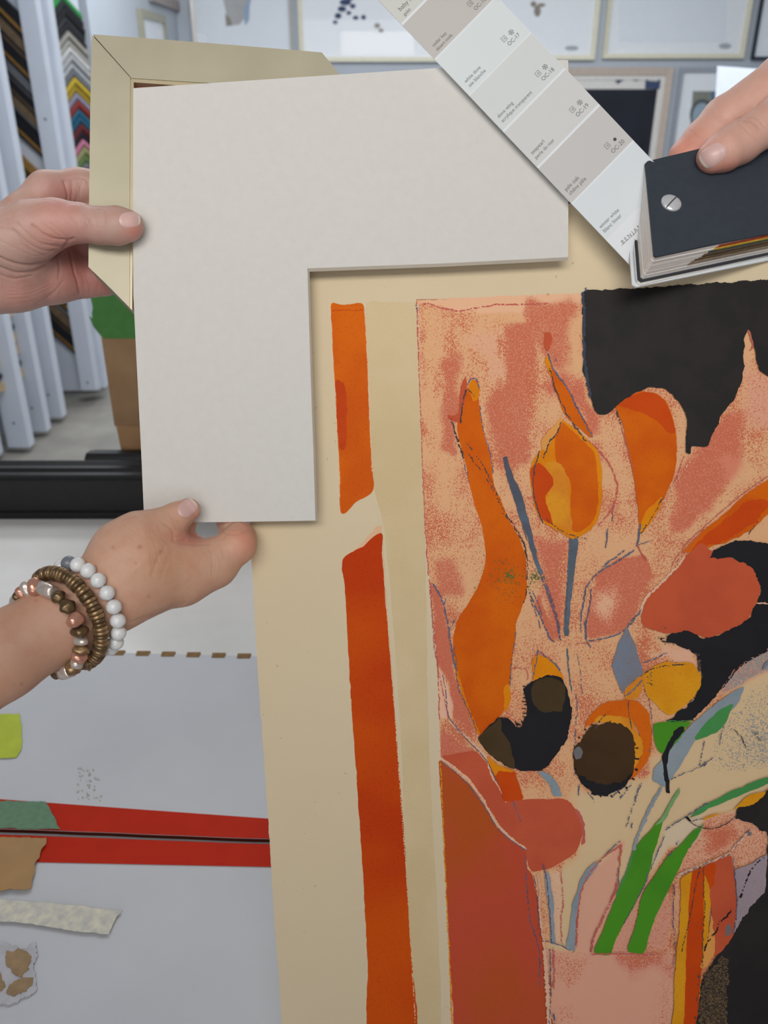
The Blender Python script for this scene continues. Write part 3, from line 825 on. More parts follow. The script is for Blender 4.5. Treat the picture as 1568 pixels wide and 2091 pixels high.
def ground():
    ys_ = np.arange(604, YB, 3.4); nx = 240
    xl_ = np.interp(ys_, LEFT[:, 1], LEFT[:, 0]) + rng.normal(0, .35, len(ys_))
    U = np.linspace(0, 1, nx)
    X = xl_[:, None] + U[None] * (PX1 - 4 - xl_[:, None]); Y = np.repeat(ys_[:, None], nx, 1)
    topj = np.interp(X[0], [850, 1000, 1190, 1660], [612, 606, 598, 570]) + rng.normal(0, 1.0, nx)
    Y[0] = topj; Y[1] = np.maximum(Y[1], topj + 1.5)
    tone = np.ones(X.shape + (3,)) * s2l((228, 174, 128))
    dr = np.full(X.shape, .43); db = np.zeros(X.shape); dg = np.zeros(X.shape)
    jit = np.zeros(X.shape)
    for a in (14, 5):
        g = rng.normal(0, 1, (X.shape[0] // a + 3, nx // a + 3))
        yi = np.linspace(0, g.shape[0] - 2.01, X.shape[0]); xi = np.linspace(0, g.shape[1] - 2.01, nx)
        y0_, x0_ = yi.astype(int), xi.astype(int); fy, fx = (yi - y0_)[:, None], (xi - x0_)[None]
        jit += (g[y0_][:, x0_] * (1 - fy) * (1 - fx) + g[y0_ + 1][:, x0_] * fy * (1 - fx) + g[y0_][:, x0_ + 1] * (1 - fy) * fx + g[y0_ + 1][:, x0_ + 1] * fy * fx) * a * .35
    dr += jit * .016
    st_ = rng.normal(0, 1, nx + 8); st_ = np.convolve(st_, np.ones(3) / 3, 'same')[:nx]
    fade = np.clip((1080 - Y) / 400, 0, 1)
    dr += st_[None] * .05 * fade
    def patch(P, dens=None, soft=8, tn=None, which='r'):
        nonlocal dr, db, dg, tone
        sd = poly_sd(X, Y, P) + jit * (1.9 if soft > 4.5 else 1.0)
        if soft > 4.5: soft = soft * 1.5
        w = np.clip(.5 - sd / (2 * soft), 0, 1); w = w * w * (3 - 2 * w)
        if dens is not None:
            if which == 'r': dr = dr * (1 - w) + dens * w
            elif which == 'b': db = db * (1 - w) + dens * w
            else: dg = dg * (1 - w) + dens * w
        if tn is not None: tone = tone * (1 - w[..., None]) + s2l(tn) * w[..., None]
    pinker = (214, 142, 110)
    # pale strip along the top
    patch([(845, 600), (1195, 590), (1195, 618), (1000, 636), (930, 640), (900, 626), (850, 618)], .22, 3, (234, 182, 144))
    # solid dusty rose areas
    patch(c1([(1290, 400), (1400, 420), (1480, 520), (1500, 650), (1470, 850), (1400, 1000), (1450, 1150), (1400, 1280), (1330, 1340), (1230, 1300), (1190, 1100), (1170, 900), (1200, 800), (1290, 760), (1290, 620), (1270, 500)]), .565, 6, pinker)
    patch(c1([(880, 620), (990, 590), (985, 700), (995, 960), (940, 970), (965, 1200), (900, 1180), (910, 900), (890, 720), (855, 660)]), .555, 6, pinker)
    patch(c1([(1480, 250), (1600, 240), (1600, 560), (1530, 540), (1490, 420)]), .56, 8, pinker)
    patch(c2([(90, 190), (200, 170), (370, 190), (270, 330), (270, 480), (230, 560), (150, 480), (100, 330)]), .53, 8, pinker)
    patch(c2([(20, 680), (420, 660), (440, 800), (500, 900), (480, 980), (380, 860), (250, 760), (130, 740)]), .555, 6, (218, 134, 108))
    patch(c2([(-40, 640), (70, 660), (100, 800), (60, 1000), (-40, 1050)]), .54, 9, pinker)
    patch(c1([(870, 270), (1000, 290), (1100, 300), (980, 330), (960, 600), (900, 560), (940, 360)]), .50, 7)
    patch(c1([(760, 280), (860, 290), (880, 560), (860, 620), (850, 1100), (760, 1150)]), .36, 8)
    patch(c1([(1050, 470), (1260, 420), (1270, 560), (1290, 740), (1190, 760), (1150, 600)]), .36, 7, (228, 172, 136))
    patch(c1([(860, 1620), (960, 1640), (920, 1800), (840, 1780)]), .53, 9)
    patch(c3([(220, 210), (320, 210), (360, 400), (250, 420)]), .53, 10, pinker)
    patch(c3([(180, 340), (270, 480), (300, 640), (330, 880), (380, 1020), (440, 1190), (500, 1310), (450, 1330), (330, 1220), (300, 1000), (235, 850), (200, 640)]), .60, 3, (214, 128, 112))
    patch(c3([(262, 930), (300, 1000), (330, 1220), (240, 1200), (220, 880)]), .10, 2.5, (234, 182, 152))
    patch(c3([(245, 1250), (330, 1320), (500, 1450), (600, 1600), (640, 1720), (660, 1760), (560, 1760), (440, 1600), (250, 1460)]), .56, 3, (214, 128, 108))
    patch(c3([(850, 50), (1060, 80), (1040, 600), (1000, 690), (950, 600), (900, 300)]), .56, 7, (220, 134, 110))
    patch(c3([(880, 440), (1000, 690), (960, 720), (860, 480)]), .60, 4, (216, 124, 102))
    patch(c4([(130, 740), (140, 600), (200, 330), (360, 230), (540, 200), (580, 260), (620, 340), (540, 470), (480, 600), (420, 690), (280, 740), (160, 775)]), .56, 3, (220, 132, 106))
    patch(c4([(190, 440), (330, 430), (350, 540), (270, 620), (190, 560)]), .38, 14, (232, 178, 142))
    patch(c2([(1000, 1300), (1200, 1000), (1300, 850), (1430, 880), (1400, 1200), (1150, 1500), (950, 1650)]), .55, 9, (220, 132, 104))
    patch(c2([(1310, 1180), (1420, 1150), (1500, 1260), (1340, 1320)]), .34, 9)
    patch(c2([(1430, 600), (1700, 700), (1700, 1000), (1440, 1000)]), .40, 14, (226, 164, 134))
    patch(c2([(500, 1000), (600, 980), (700, 1300), (700, 1560), (640, 1560), (620, 1300)]), .38, 9)
    patch(c4([(540, 860), (880, 830), (920, 1000), (700, 940), (560, 960)]), .30, 6, (232, 178, 146))
    # cream ground in the vase area
    cream = (222, 190, 146)
    patch(c4([(60, 1860), (160, 1900), (300, 1890), (470, 1790), (540, 1720), (620, 1640), (760, 1600), (960, 1350), (1250, 1090), (1750, 900), (1750, 2200), (60, 2200)]), .05, 7, cream)
    patch(c6([(80, 560), (150, 300), (480, 200), (700, 250), (860, 200), (1300, 250), (1700, 200), (1280, 300), (1000, 480), (960, 560), (800, 700), (620, 880), (360, 1000), (20, 1500), (-140, 1480), (-120, 1000), (-80, 800), (20, 760), (80, 640)]), .05, 5, cream)
    patch(c6([(700, 560), (1000, 490), (960, 560), (800, 700), (640, 860), (640, 780)]), .0, 5, (222, 198, 166))
    # pink base of the vase
    patch(c6([(-180, 1545), (770, 1535), (770, 2200), (-180, 2200)]), .24, 4, (226, 164, 136))
    patch(c6([(330, 1560), (600, 1500), (750, 1500), (760, 1690), (560, 1720), (430, 1640)]), .55, 12, (220, 148, 124))
    patch(c6([(-160, 1560), (120, 1580), (110, 1720), (-20, 1860), (-140, 1760)]), .46, 14)
    patch(c6([(640, 1760), (770, 1740), (780, 2200), (640, 2200)]), .42, 16)
    patch(c6([(-160, 1900), (40, 1900), (60, 2100), (-160, 2100)]), .42, 16)
    patch(c6([(390, 690), (350, 900), (330, 1050), (180, 1380), (150, 1540), (10, 1500), (50, 1200), (60, 1000), (180, 860), (300, 760)]), .26, 2.5, (226, 168, 140))
    patch(c6([(560, 1000), (770, 980), (790, 1300), (770, 1540), (560, 1530), (640, 1290)]), .40, 7, (222, 156, 130))
    patch(c6([(570, 985), (520, 1100), (320, 1470), (300, 1545), (430, 1540), (500, 1250)]), .38, 3, (224, 160, 134))
    patch(c6([(800, 940), (880, 800), (1000, 650), (1040, 500), (1250, 440), (1520, 600), (1510, 770), (1270, 890), (1210, 760), (1000, 850)]), .44, 4, (228, 170, 136))
    patch(c6([(1080, 600), (1250, 540), (1260, 640), (1180, 720), (1080, 740)]), .58, 10, (218, 124, 92))
    patch(c5([(930, 860), (1020, 830), (1035, 1080), (1000, 1250), (1020, 1370), (980, 1370), (950, 1100)]), .36, 2.5, (232, 188, 152))
    # blue grey spray at right and speckles on the stem
    patch(c4([(1000, 1330), (1260, 1100), (1750, 950), (1750, 1700), (1422, 1760), (1100, 1790), (960, 1600)]), .42, 26, None, 'b')
    patch(c4([(1300, 1400), (1750, 1350), (1750, 1700), (1250, 1680)]), .50, 24, None, 'b')
    patch(c4([(1080, 1180), (1150, 1050), (1260, 940), (1422, 850), (1600, 780), (1600, 900), (1422, 1000), (1200, 1130)]), .52, 4, (206, 158, 140), 'b')
    patch(c3([(480, 210), (600, 180), (620, 420), (440, 420)]), .38, 12, None, 'g')
    patch(c3([(780, 220), (960, 260), (980, 360), (800, 400)]), .44, 12, None, 'g')
    n0, n1 = X.shape
    V = c2w(PP.pts(np.stack([X.ravel(), Y.ravel()], 1), 1 * ZS))
    I = np.arange(n0 * n1).reshape(n0, n1)
    Fq = np.stack([I[:-1, :-1].ravel(), I[1:, :-1].ravel(), I[1:, 1:].ravel(), I[:-1, 1:].ravel()], 1)
    o = mesh('printed_ground', V, Fq.tolist(), grain('grained_ink'), pr)
    for nm, arr in (('tone', tone), ('dots', np.stack([dr, db, dg], 2))):
        at = o.data.color_attributes.new(nm, 'FLOAT_COLOR', 'POINT')
        at.data.foreach_set('color', np.concatenate([arr.reshape(-1, 3), np.ones((n0 * n1, 1))], 1).astype(np.float32).ravel())
    return o
ground()

m_rose = ink('dusty_rose_line', (200, 98, 88), None, 60, .05)
m_slate = ink('slate_crayon', (98, 104, 128), (84, 90, 112), 90, .15)
m_violet = ink('violet_crayon', (112, 96, 118), (98, 84, 104), 90, .15)
m_char = ink('charcoal_crayon', (74, 62, 58), (92, 78, 72), 120, .2)
m_stem = ink('stem_blue', (98, 110, 122), (88, 98, 108), 60, .15)
m_stemd = ink('stem_dark', (84, 88, 100), (98, 112, 128), 40, .15)
m_og = ink('tulip_orange', (216, 100, 2), (208, 88, 2), 40, .08)
m_od = ink('tulip_red_orange', (206, 74, 6), (200, 68, 8), 40, .06)
m_yo = ink('tulip_yellow', (228, 138, 6), (222, 126, 4), 40, .08)
m_am = ink('amber', (226, 154, 26), (220, 144, 20), 60, .10)
m_pe = ink('peach_tip', (228, 156, 78), None, 40, .03)
m_blk = ink('ink_black', (36, 33, 32), (42, 37, 35), 60, .0, rough=.5)
m_blk2 = ink('ink_blue_black', (32, 30, 34), (29, 28, 32), 60, .0, rough=.55)
m_bredge = ink('ink_edge_blue', (62, 72, 86), None, 60, .1)
m_bro = ink('brown_ink', (76, 58, 34), (66, 52, 30), 50, .05)
m_bro2 = ink('umber_ink', (72, 50, 28), (66, 46, 26), 60, .05)
m_redp = ink('petal_red', (200, 88, 54), (192, 82, 52), 40, .05)
m_redl = ink('field_red', (192, 76, 50), (182, 82, 30), 13, .05)
m_redo = ink('field_orange', (190, 82, 24), (178, 80, 36), 30, .16)
m_mau = ink('petal_mauve', (200, 90, 60), (194, 84, 56), 40, .04)
m_gn = ink('leaf_green', (76, 146, 32), (70, 138, 32), 40, .04)
m_gb = ink('leaf_green_blue', (74, 146, 78), None, 40, .05)
m_gs = ink('leaf_sage', (126, 166, 108), None, 40, .05)
m_gbl = ink('grey_blue', (146, 156, 162), (136, 148, 156), 50, .06)
m_dia = ink('diamond_blue', (120, 132, 148), (126, 122, 130), 60, .08)
m_lav = ink('lavender_grey', (164, 146, 152), (158, 142, 146), 50, .10)
m_gry = ink('soft_grey', (118, 114, 116), None, 60, .05)
m_ywash = ink('yellow_wash', (226, 148, 34), (218, 132, 34), 60, .08)
m_spk = ink('black_spray', (52, 44, 38), (112, 90, 64), 1000, .3)
m_blush = ink('blush_line', (232, 184, 152), None, 40, .02)

# outlines of the field
line([(850, 612), (853, 700), (857, 800), (863, 960), (868, 1080)], m_rose, 2, .5, .1)
line([(868, 1080), (873, 1150), (880, 1230), (893, 1350), (897, 1470)], m_rose, 2.5, .6, .15)
line(c1([(735, 262), (800, 250), (850, 270), (920, 285), (1000, 300), (1100, 280), (1250, 258), (1400, 256), (1568, 250)]), m_rose, 3, .8, .2)
line(c1([(722, 235), (722, 260), (720, 300)]), m_slate, 3, 1.0, .3)
line(c1([(730, 275), (733, 480), (740, 600)]), m_rose, 2, .6, .25)

# lower left red field
m_fo = m_redo
blob(c5([(132, 50), (180, 75), (250, 130), (350, 220), (420, 310), (480, 400), (520, 480), (570, 550), (640, 610), (760, 705), (770, 830), (805, 870), (838, 1000), (860, 1150), (872, 1250), (885, 1380), (898, 1500), (905, 1700), (918, 2150), (250, 2150), (240, 1964), (222, 1700), (205, 1500), (195, 1200), (182, 1000), (165, 650), (148, 400)]), m_redl, .6)
line(c5([(140, 60), (165, 650), (205, 1500), (225, 1960)]), m_ywash, 3, .8, .2)
line(c5([(750, 730), (765, 900), (775, 1050), (790, 1200), (830, 1320), (860, 1450), (862, 1700)]), m_violet, 2.6, .8, .15)
line(c5([(820, 880), (840, 1010), (850, 1180), (860, 1330)]), m_violet, 2.2, .8, .2)

# mauve petal lower left
blob(c5([(150, 20), (240, 0), (390, -20), (470, 50), (530, 130), (570, 230), (610, 340), (612, 350), (680, 335), (740, 330), (900, 330), (1040, 325), (1090, 360), (1125, 410), (1160, 480), (1172, 540), (1165, 620), (1145, 680), (1110, 730), (1050, 765), (990, 800), (930, 838), (880, 845), (800, 848), (770, 780), (758, 695), (700, 640), (640, 590), (570, 520), (530, 450), (480, 375), (420, 280), (350, 180), (240, 90)]), m_mau, .7)
blob(c5([(1120, 400), (1150, 420), (1185, 520), (1185, 640), (1160, 660), (1172, 540)]), m_rose, 1.2)
line(c5([(140, 25), (250, 105), (350, 190), (390, 250), (440, 310), (490, 410), (540, 490), (600, 560), (660, 615), (765, 692)]), m_blush, 5, .8)
line(c5([(150, 55), (250, 135), (345, 225), (480, 410), (530, 500), (620, 600), (770, 705)]), m_slate, 2, .6, .1)
line(c3([(300, 1225), (400, 1320), (530, 1450), (570, 1560), (600, 1620), (680, 1740)]), m_blush, 4, .8)
line(c3([(262, 930), (285, 1050), (300, 1200), (420, 1350), (540, 1480), (600, 1600), (700, 1720), (765, 1882)]), m_slate, 2.2, .8, .08)

# the long orange stem
blob(c1([(1045, 800), (1075, 740), (1115, 760), (1125, 900), (1150, 1060), (1200, 1250), (1215, 1400), (1250, 1480), (1290, 1580), (1340, 1680), (1390, 1760)]) +
     c3([(755, 60), (795, 180), (800, 300), (800, 420), (770, 500), (735, 600), (725, 720), (700, 900), (690, 1000), (660, 1050), (655, 1160), (600, 1230), (510, 1320), (475, 1250), (440, 1180), (390, 1020), (350, 900), (330, 800), (332, 700), (345, 620), (370, 560), (450, 440), (500, 340), (530, 240), (538, 160), (515, 0)]) +
     c1([(1160, 1750), (1130, 1640), (1095, 1540), (1060, 1400), (1030, 1250), (990, 1100), (980, 1040), (1000, 930), (1025, 850)]), m_og, .5)
blob(c1([(1055, 790), (1068, 745), (1090, 735), (1120, 780), (1118, 850), (1090, 870), (1065, 830)]), m_yo, 1)
blob(c1([(1000, 800), (1035, 712), (1045, 790), (1010, 960), (985, 1010), (925, 990), (920, 970), (985, 960)]), m_redp, 1)
blob(c3([(660, 1010), (690, 1000), (700, 1090), (670, 1170), (655, 1160)]), m_yo, 1)
line(c3([(330, 800), (350, 900), (390, 1040), (440, 1190), (500, 1320)]), m_yo, 5, .8)
line(c1([(1045, 790), (1020, 880), (1003, 1020)]), m_char, 3.2, .8, .15)
line(c1([(1048, 775), (1070, 735), (1100, 730), (1120, 770), (1122, 800)]), m_slate, 2.6, .8, .15)
line(c1([(1045, 790), (1095, 845)]), m_char, 2, .6, .2)
line(c1([(945, 985), (970, 1080), (1005, 1180), (1025, 1260)]), m_char, 4.0, 1.0, .1)
line(c1([(1025, 1260), (1040, 1320), (1060, 1400)]), m_violet, 2, 1.0, .4)
line(c1([(1035, 1140), (1090, 1200), (1150, 1290), (1220, 1430), (1260, 1520)]), m_char, 2.6, 1.2, .35)
line(c1([(1040, 1190), (1120, 1300), (1200, 1420), (1260, 1540), (1330, 1650)]), m_char, 2.4, 1.4, .4)
line(c1([(1270, 1590), (1330, 1650), (1370, 1720), (1410, 1800), (1430, 1882)]), m_char, 3, 1.2, .25)
line(c1([(1125, 900), (1150, 1060), (1190, 1200), (1215, 1340)]), m_slate, 2, .8, .2)
line(c3([(740, 0), (790, 110), (805, 220), (800, 400), (775, 490)]), m_char, 2.2, 1.0, .2)
m_teal = ink('green_speckle', (96, 116, 52), (84, 104, 66), 80, .05)
for k in range(240):
    a_, r_ = random.uniform(0, 2 * math.pi), abs(random.gauss(0, 1))
    x, y = 690 + 95 * r_ * math.cos(a_), 300 + 85 * r_ * math.sin(a_)
    if k % 4 == 0: x, y = 860 + 50 * r_ * math.cos(a_), 300 + 50 * r_ * math.sin(a_)
    line(c3([(x, y), (x + random.uniform(-5, 5), y + random.uniform(3, 7))]), m_teal, 1.8, .4)
line(c3([(730, 640), (715, 780), (700, 900), (693, 1015)]), m_slate, 2, .8, .3)
line(c3([(200, 350), (240, 420), (270, 490), (290, 580), (305, 660), (320, 780), (350, 900)]), m_slate, 3, .8, .06)
line(c3([(270, 490), (285, 440)]), m_slate, 2); line(c3([(305, 640), (345, 570)]), m_slate, 1.8, .8, .2)
line(c3([(330, 740), (345, 830), (358, 990), (440, 1190), (480, 1290)]), m_violet, 2, 1, .2)
line(c3([(185, 345), (200, 640), (225, 850), (255, 1000), (300, 1210)]), m_rose, 2, .8, .2)

# dark stems
blob(c1([(1278, 1235), (1300, 1232), (1345, 1370), (1390, 1460), (1408, 1520)]) + c1([(1440, 1640), (1500, 1882)]) + c3([(850, 120), (905, 290), (880, 285), (830, 150), (800, 40), (780, 0)]) + c1([(1435, 1780), (1390, 1640), (1350, 1510), (1310, 1400)]), m_stemd, .7)
line(c3([(880, 270), (920, 370), (960, 480), (990, 580), (1020, 720)]), m_slate, 3.4, .8, .08)
line(c3([(905, 290), (950, 420), (990, 540), (1010, 640)]), m_violet, 2, .8, .2)
line(c3([(815, 400), (850, 480), (900, 590), (945, 690), (975, 725)]), m_slate, 3, .8, .15)
line(c3([(835, 390), (870, 470), (900, 560)]), m_slate, 2, .8, .2)
line(c3([(820, 440), (860, 540), (890, 640)]), m_violet, 2, .8, .3)
blob(c3([(1075, 22), (1080, 60), (1130, 65), (1118, 160), (1105, 280), (1090, 400), (1078, 520), (1070, 625), (1042, 620), (1050, 480), (1060, 330), (1070, 160)]), m_stem, .6)
line(c3([(1078, 20), (1072, 160), (1062, 330), (1045, 600)]), m_stemd, 3, .7)
blob(c3([(1035, 625), (1068, 628), (1062, 685), (1045, 682)]), m_stem, .7)
line(c3([(1058, 755), (1065, 850), (1075, 950), (1088, 1040)]), m_stem, 3.2, .8, .06)
line(c3([(1120, 790), (1140, 900), (1155, 1060)]), m_slate, 1.6, .9, .45)
line(c3([(1110, 1050), (1125, 1100), (1115, 1250), (1105, 1400), (1110, 1580)]), m_slate, 2, 1.2, .25)
line(c3([(1130, 1640), (1132, 1700)]), m_slate, 2)

# central tulip
m_t = m_yo
blob(c2([(262, 918), (300, 940), (350, 975), (430, 1040), (480, 1090), (510, 1180), (520, 1300), (520, 1420), (500, 1530), (460, 1600), (400, 1640), (340, 1668), (290, 1645), (230, 1610), (150, 1560), (105, 1490), (85, 1400), (66, 1260), (90, 1170), (150, 1090), (220, 1030)]), m_yo, .7)
blob(c2([(265, 940), (330, 985), (400, 1050), (470, 1125), (490, 1250), (498, 1400), (478, 1530), (420, 1600), (340, 1622), (322, 1500), (318, 1300), (240, 1200), (225, 1050)]), m_og, .7)
blob(c2([(160, 1200), (250, 1190), (310, 1290), (318, 1480), (330, 1610), (260, 1590), (200, 1540), (165, 1420), (215, 1300)]), m_ywash, 1.2)
blob(c2([(70, 1240), (110, 1190), (165, 1220), (215, 1310), (168, 1400), (180, 1480), (210, 1570), (150, 1548), (105, 1480), (86, 1390)]), m_od, .8)
blob(c2([(264, 905), (225, 950), (165, 1010), (138, 1060), (160, 1110), (215, 1030), (255, 970)]), m_pe, .8)
line(c2([(262, 930), (235, 1010), (190, 1060), (150, 1165)]), m_char, 3, .8, .15)
line(c2([(130, 1110), (100, 1200), (88, 1300), (92, 1400), (120, 1490), (150, 1570)]), m_char, 2.8, 1, .15)
line(c2([(165, 1540), (240, 1600), (310, 1640), (430, 1670)]), m_char, 2, 1, .3)
line(c2([(430, 1040), (500, 1110), (560, 1190), (600, 1270), (618, 1340), (600, 1440), (570, 1500), (500, 1590)]), m_rose, 3, 1.2, .08)
line(c2([(592, 1440), (585, 1560)]), m_violet, 2, 1, .3); line(c2([(560, 1600), (545, 1720)]), m_slate, 2, 1, .2)
# slim bud above it
blob(c2([(163, 545), (182, 520), (205, 580), (240, 650), (290, 710), (340, 800), (400, 900), (462, 1010), (450, 1030), (400, 990), (330, 930), (290, 890), (250, 790), (215, 680), (180, 610)]), m_og, .7)
blob(c2([(163, 545), (182, 520), (205, 600), (200, 650), (180, 600)]), m_yo, .6)
line(c2([(180, 500), (210, 590), (290, 700), (350, 820), (420, 950), (465, 1030)]), m_slate, 3, 1.2, .12)
line(c2([(190, 590), (215, 690), (260, 810), (310, 900), (360, 970), (420, 1055)]), m_char, 2.6, 1.2, .15)
line(c2([(200, 580), (245, 640)]), m_slate, 2, 1, .3); line(c2([(215, 515), (240, 555)]), m_slate, 1.8, 1, .4)
blob(c2([(160, 380), (200, 375), (195, 460), (175, 490), (155, 450)]), m_redp, 1.5)

# right tulip
blob(c2([(608, 830), (640, 800), (680, 775), (730, 750), (780, 740), (870, 758), (920, 800), (950, 860), (975, 940), (985, 1020), (992, 1120), (980, 1240), (930, 1370), (895, 1440), (860, 1500), (770, 1632), (752, 1600), (747, 1480), (735, 1380), (720, 1280), (700, 1180), (680, 1080), (655, 960), (640, 920)]), m_og, .6)
blob(c2([(620, 830), (700, 775), (780, 748), (870, 766), (920, 810), (955, 890), (982, 1000), (930, 1000), (900, 960), (820, 900), (700, 850)]), m_od, 1.0)
blob(c2([(870, 1425), (905, 1400), (880, 1480), (830, 1560), (765, 1636), (752, 1600), (770, 1560), (800, 1490)]), m_yo, .8)
line(c2([(615, 860), (625, 900), (640, 945)]), m_char, 4, 1, .1)
line(c2([(640, 945), (670, 1060), (700, 1170), (720, 1230)]), m_rose, 2.2, 1, .1)
line(c2([(905, 1400), (860, 1490), (790, 1600), (755, 1640)]), m_char, 2.2, 1, .25)
line(c2([(765, 1570), (752, 1640), (740, 1715)]), m_slate, 3.4, 1, .1)
line(c2([(1040, 1140), (1010, 1220), (975, 1310)]), m_rose, 2.2, 1, .2)
line(c2([(1080, 1170), (1000, 1290), (930, 1380)]), m_blush, 2.5, 1, .3)

# long orange leaf at right
blob(c2([(1700, 1200), (1568, 1292), (1480, 1350), (1400, 1410), (1320, 1480), (1250, 1545), (1150, 1620), (1080, 1690), (1030, 1750), (1060, 1755), (1140, 1735), (1220, 1710), (1300, 1690), (1380, 1650), (1450, 1620), (1520, 1560), (1568, 1500), (1700, 1400)]), m_og, .8)
blob(c2([(1420, 1440), (1500, 1420), (1568, 1440), (1500, 1540), (1400, 1620), (1280, 1680), (1150, 1720), (1080, 1735), (1150, 1660), (1300, 1540)]), m_od, 1.5)
line(c2([(1568, 1270), (1400, 1390), (1200, 1560), (1050, 1700), (950, 1850)]), m_rose, 2, .8, .1)
line(c2([(1500, 1550), (1460, 1610), (1440, 1660)]), m_char, 1.8, 1, .4)

# red petal right
blob(c4([(515, 650), (522, 600), (540, 540), (560, 490), (640, 410), (700, 355), (740, 315), (790, 250), (825, 200), (870, 165), (950, 100), (1010, 150), (1100, 190), (1200, 215), (1290, 260), (1335, 330), (1358, 400), (1355, 470), (1330, 540), (1300, 600), (1260, 655), (1200, 690), (1100, 735), (1000, 775), (940, 760), (840, 735), (700, 742), (600, 715), (540, 690)]), m_redp, .8)
line(c4([(830, 190), (780, 260), (700, 340), (620, 420), (560, 480), (520, 550), (510, 600)]), m_blush, 5, .9)
line(c4([(965, 0), (900, 70), (850, 140), (810, 190), (740, 260)]), m_rose, 2, .8, .1)
line(c4([(240, 270), (330, 205), (400, 150)]), m_slate, 3, .8, .1)
line(c4([(470, 150), (400, 195), (320, 250), (230, 295), (180, 345), (130, 410), (112, 500), (95, 600), (90, 740)]), m_slate, 3, .9, .08)
line(c4([(160, 420), (160, 500), (130, 650), (122, 740), (130, 800), (160, 845)]), m_violet, 2.4, .9, .1)
line(c4([(120, 650), (125, 790)]), m_slate, 3.4, .8, .05)
line(c4([(130, 800), (240, 780), (330, 755), (410, 710), (440, 660), (500, 600)]), m_slate, 2.6, .9, .1)
line(c4([(430, 690), (470, 640), (520, 570)]), m_stem, 3, .9, .2)
line(c4([(500, 40), (485, 130)]), m_slate, 3.4, .8, .1)
line(c4([(470, 130), (510, 110), (580, 85)]), m_slate, 2, .8, .2)
line(c4([(480, 100), (505, 150), (560, 230)]), m_rose, 2.4, .8, .1)
line(c4([(0, 820), (100, 815), (240, 790)]), m_rose, 1.8, .9, .3)
line(c4([(280, 0), (265, 140)]), m_slate, 2.4, 1, .2)

# big black shapes
blob(c2([(400, 115), (520, 104), (650, 95), (800, 88), (940, 80), (1080, 66), (1200, 60), (1400, 48), (1568, 35), (1860, 20), (1860, 820), (1700, 720), (1568, 645), (1535, 622), (1500, 590), (1490, 520), (1478, 470), (1462, 400), (1440, 350), (1424, 375), (1414, 450), (1408, 540), (1404, 650), (1380, 720), (1350, 785), (1310, 840), (1275, 885), (1255, 930), (1230, 985), (1205, 1030), (1185, 1080), (1130, 1085), (1080, 1090), (1070, 1135), (1050, 1130), (1048, 1050), (1055, 950), (1045, 890), (1025, 835), (990, 790), (950, 750), (900, 715), (830, 715), (790, 725), (750, 742), (690, 770), (640, 805), (600, 850), (565, 880), (510, 888), (480, 870), (460, 830), (445, 760), (430, 690), (405, 640), (402, 400)]), m_blk, 1.2, step=4)
line(c2([(400, 112), (408, 250), (406, 400), (412, 560), (430, 680), (450, 780)]), m_bredge, 6, .8)
line(c2([(414, 92), (416, 112)]), m_slate, 4, 1)
line(c2([(1440, 352), (1455, 400), (1470, 460), (1450, 480)]), m_rose, 3, .8)
blob(c4([(1008, 205), (1020, 175), (1030, 150), (1080, 130), (1150, 95), (1220, 80), (1280, 82), (1360, 100), (1422, 112), (1640, 160), (1640, 760), (1422, 852), (1330, 900), (1250, 940), (1190, 990), (1140, 1050), (1100, 1110), (1060, 1160), (1000, 1240), (930, 1310), (880, 1355), (780, 1368), (700, 1362), (760, 1320), (830, 1265), (890, 1200), (925, 1120), (942, 1030), (935, 970), (915, 915), (870, 870), (830, 850), (770, 830), (720, 805), (690, 780), (720, 750), (770, 735), (830, 725), (900, 750), (960, 775), (1010, 775), (1100, 738), (1200, 688), (1260, 650), (1300, 600), (1325, 545), (1330, 525), (1355, 480), (1360, 420), (1340, 350), (1310, 290), (1260, 245), (1180, 215), (1100, 205), (1050, 208)]), m_blk2, 1.4, step=4)
for k in range(6): line(c4([(1010 + k * 6, 205 - k * 8), (1035 + k * 14, 150 - k * 2)]), m_blk2, 4, 1.2)
for k in range(14):
    x = 630 + k * 12; line(c4([(x, 770 + (k % 5) * 12), (x + 60, 775 + (k % 4) * 14)]), m_blk2, 2.4, 1.4, .3)
line(c4([(700, 750), (680, 690)]), m_char, 1.5, 1.5, .4)
line(c4([(1335, 528), (1380, 526), (1440, 540), (1600, 548)]), m_blush, 3, .8)
line(c4([(900, 880), (930, 960), (935, 1060), (900, 1160), (860, 1230)]), m_char, 5, 2.2, .25)

# black J with brown overlays
m_J = m_blk2
blob(c3([(835, 850), (850, 815), (875, 803), (920, 825), (960, 850), (1010, 905), (1035, 970), (940, 960), (850, 985)]), m_yo, .9)
blob(c3([(550, 1450), (620, 1515), (720, 1548), (745, 1620), (775, 1722), (720, 1735), (660, 1742), (635, 1670), (605, 1590), (570, 1520)]), m_od, .7)
blob(c3([(550, 1450), (620, 1510), (720, 1548), (705, 1560), (620, 1550), (600, 1580), (570, 1520)]), m_yo, .9)
blob(c3([(785, 1010), (830, 975), (880, 945), (940, 932), (990, 940), (1030, 965), (1060, 1040), (1082, 1120), (1085, 1190), (1070, 1280), (1040, 1370), (1000, 1430), (960, 1480), (900, 1542), (800, 1548), (700, 1530), (600, 1470), (540, 1410), (490, 1340), (545, 1275), (590, 1235), (630, 1203), (680, 1205), (705, 1235), (740, 1262), (775, 1245), (795, 1200), (802, 1130), (785, 1060)]), m_blk2, 1.3, step=4)
blob(c3([(832, 1000), (870, 965), (940, 950), (1000, 965), (1038, 1000), (1045, 1080), (1028, 1130), (1025, 1168), (970, 1168), (910, 1168), (850, 1130), (832, 1080)]), m_bro, 1)
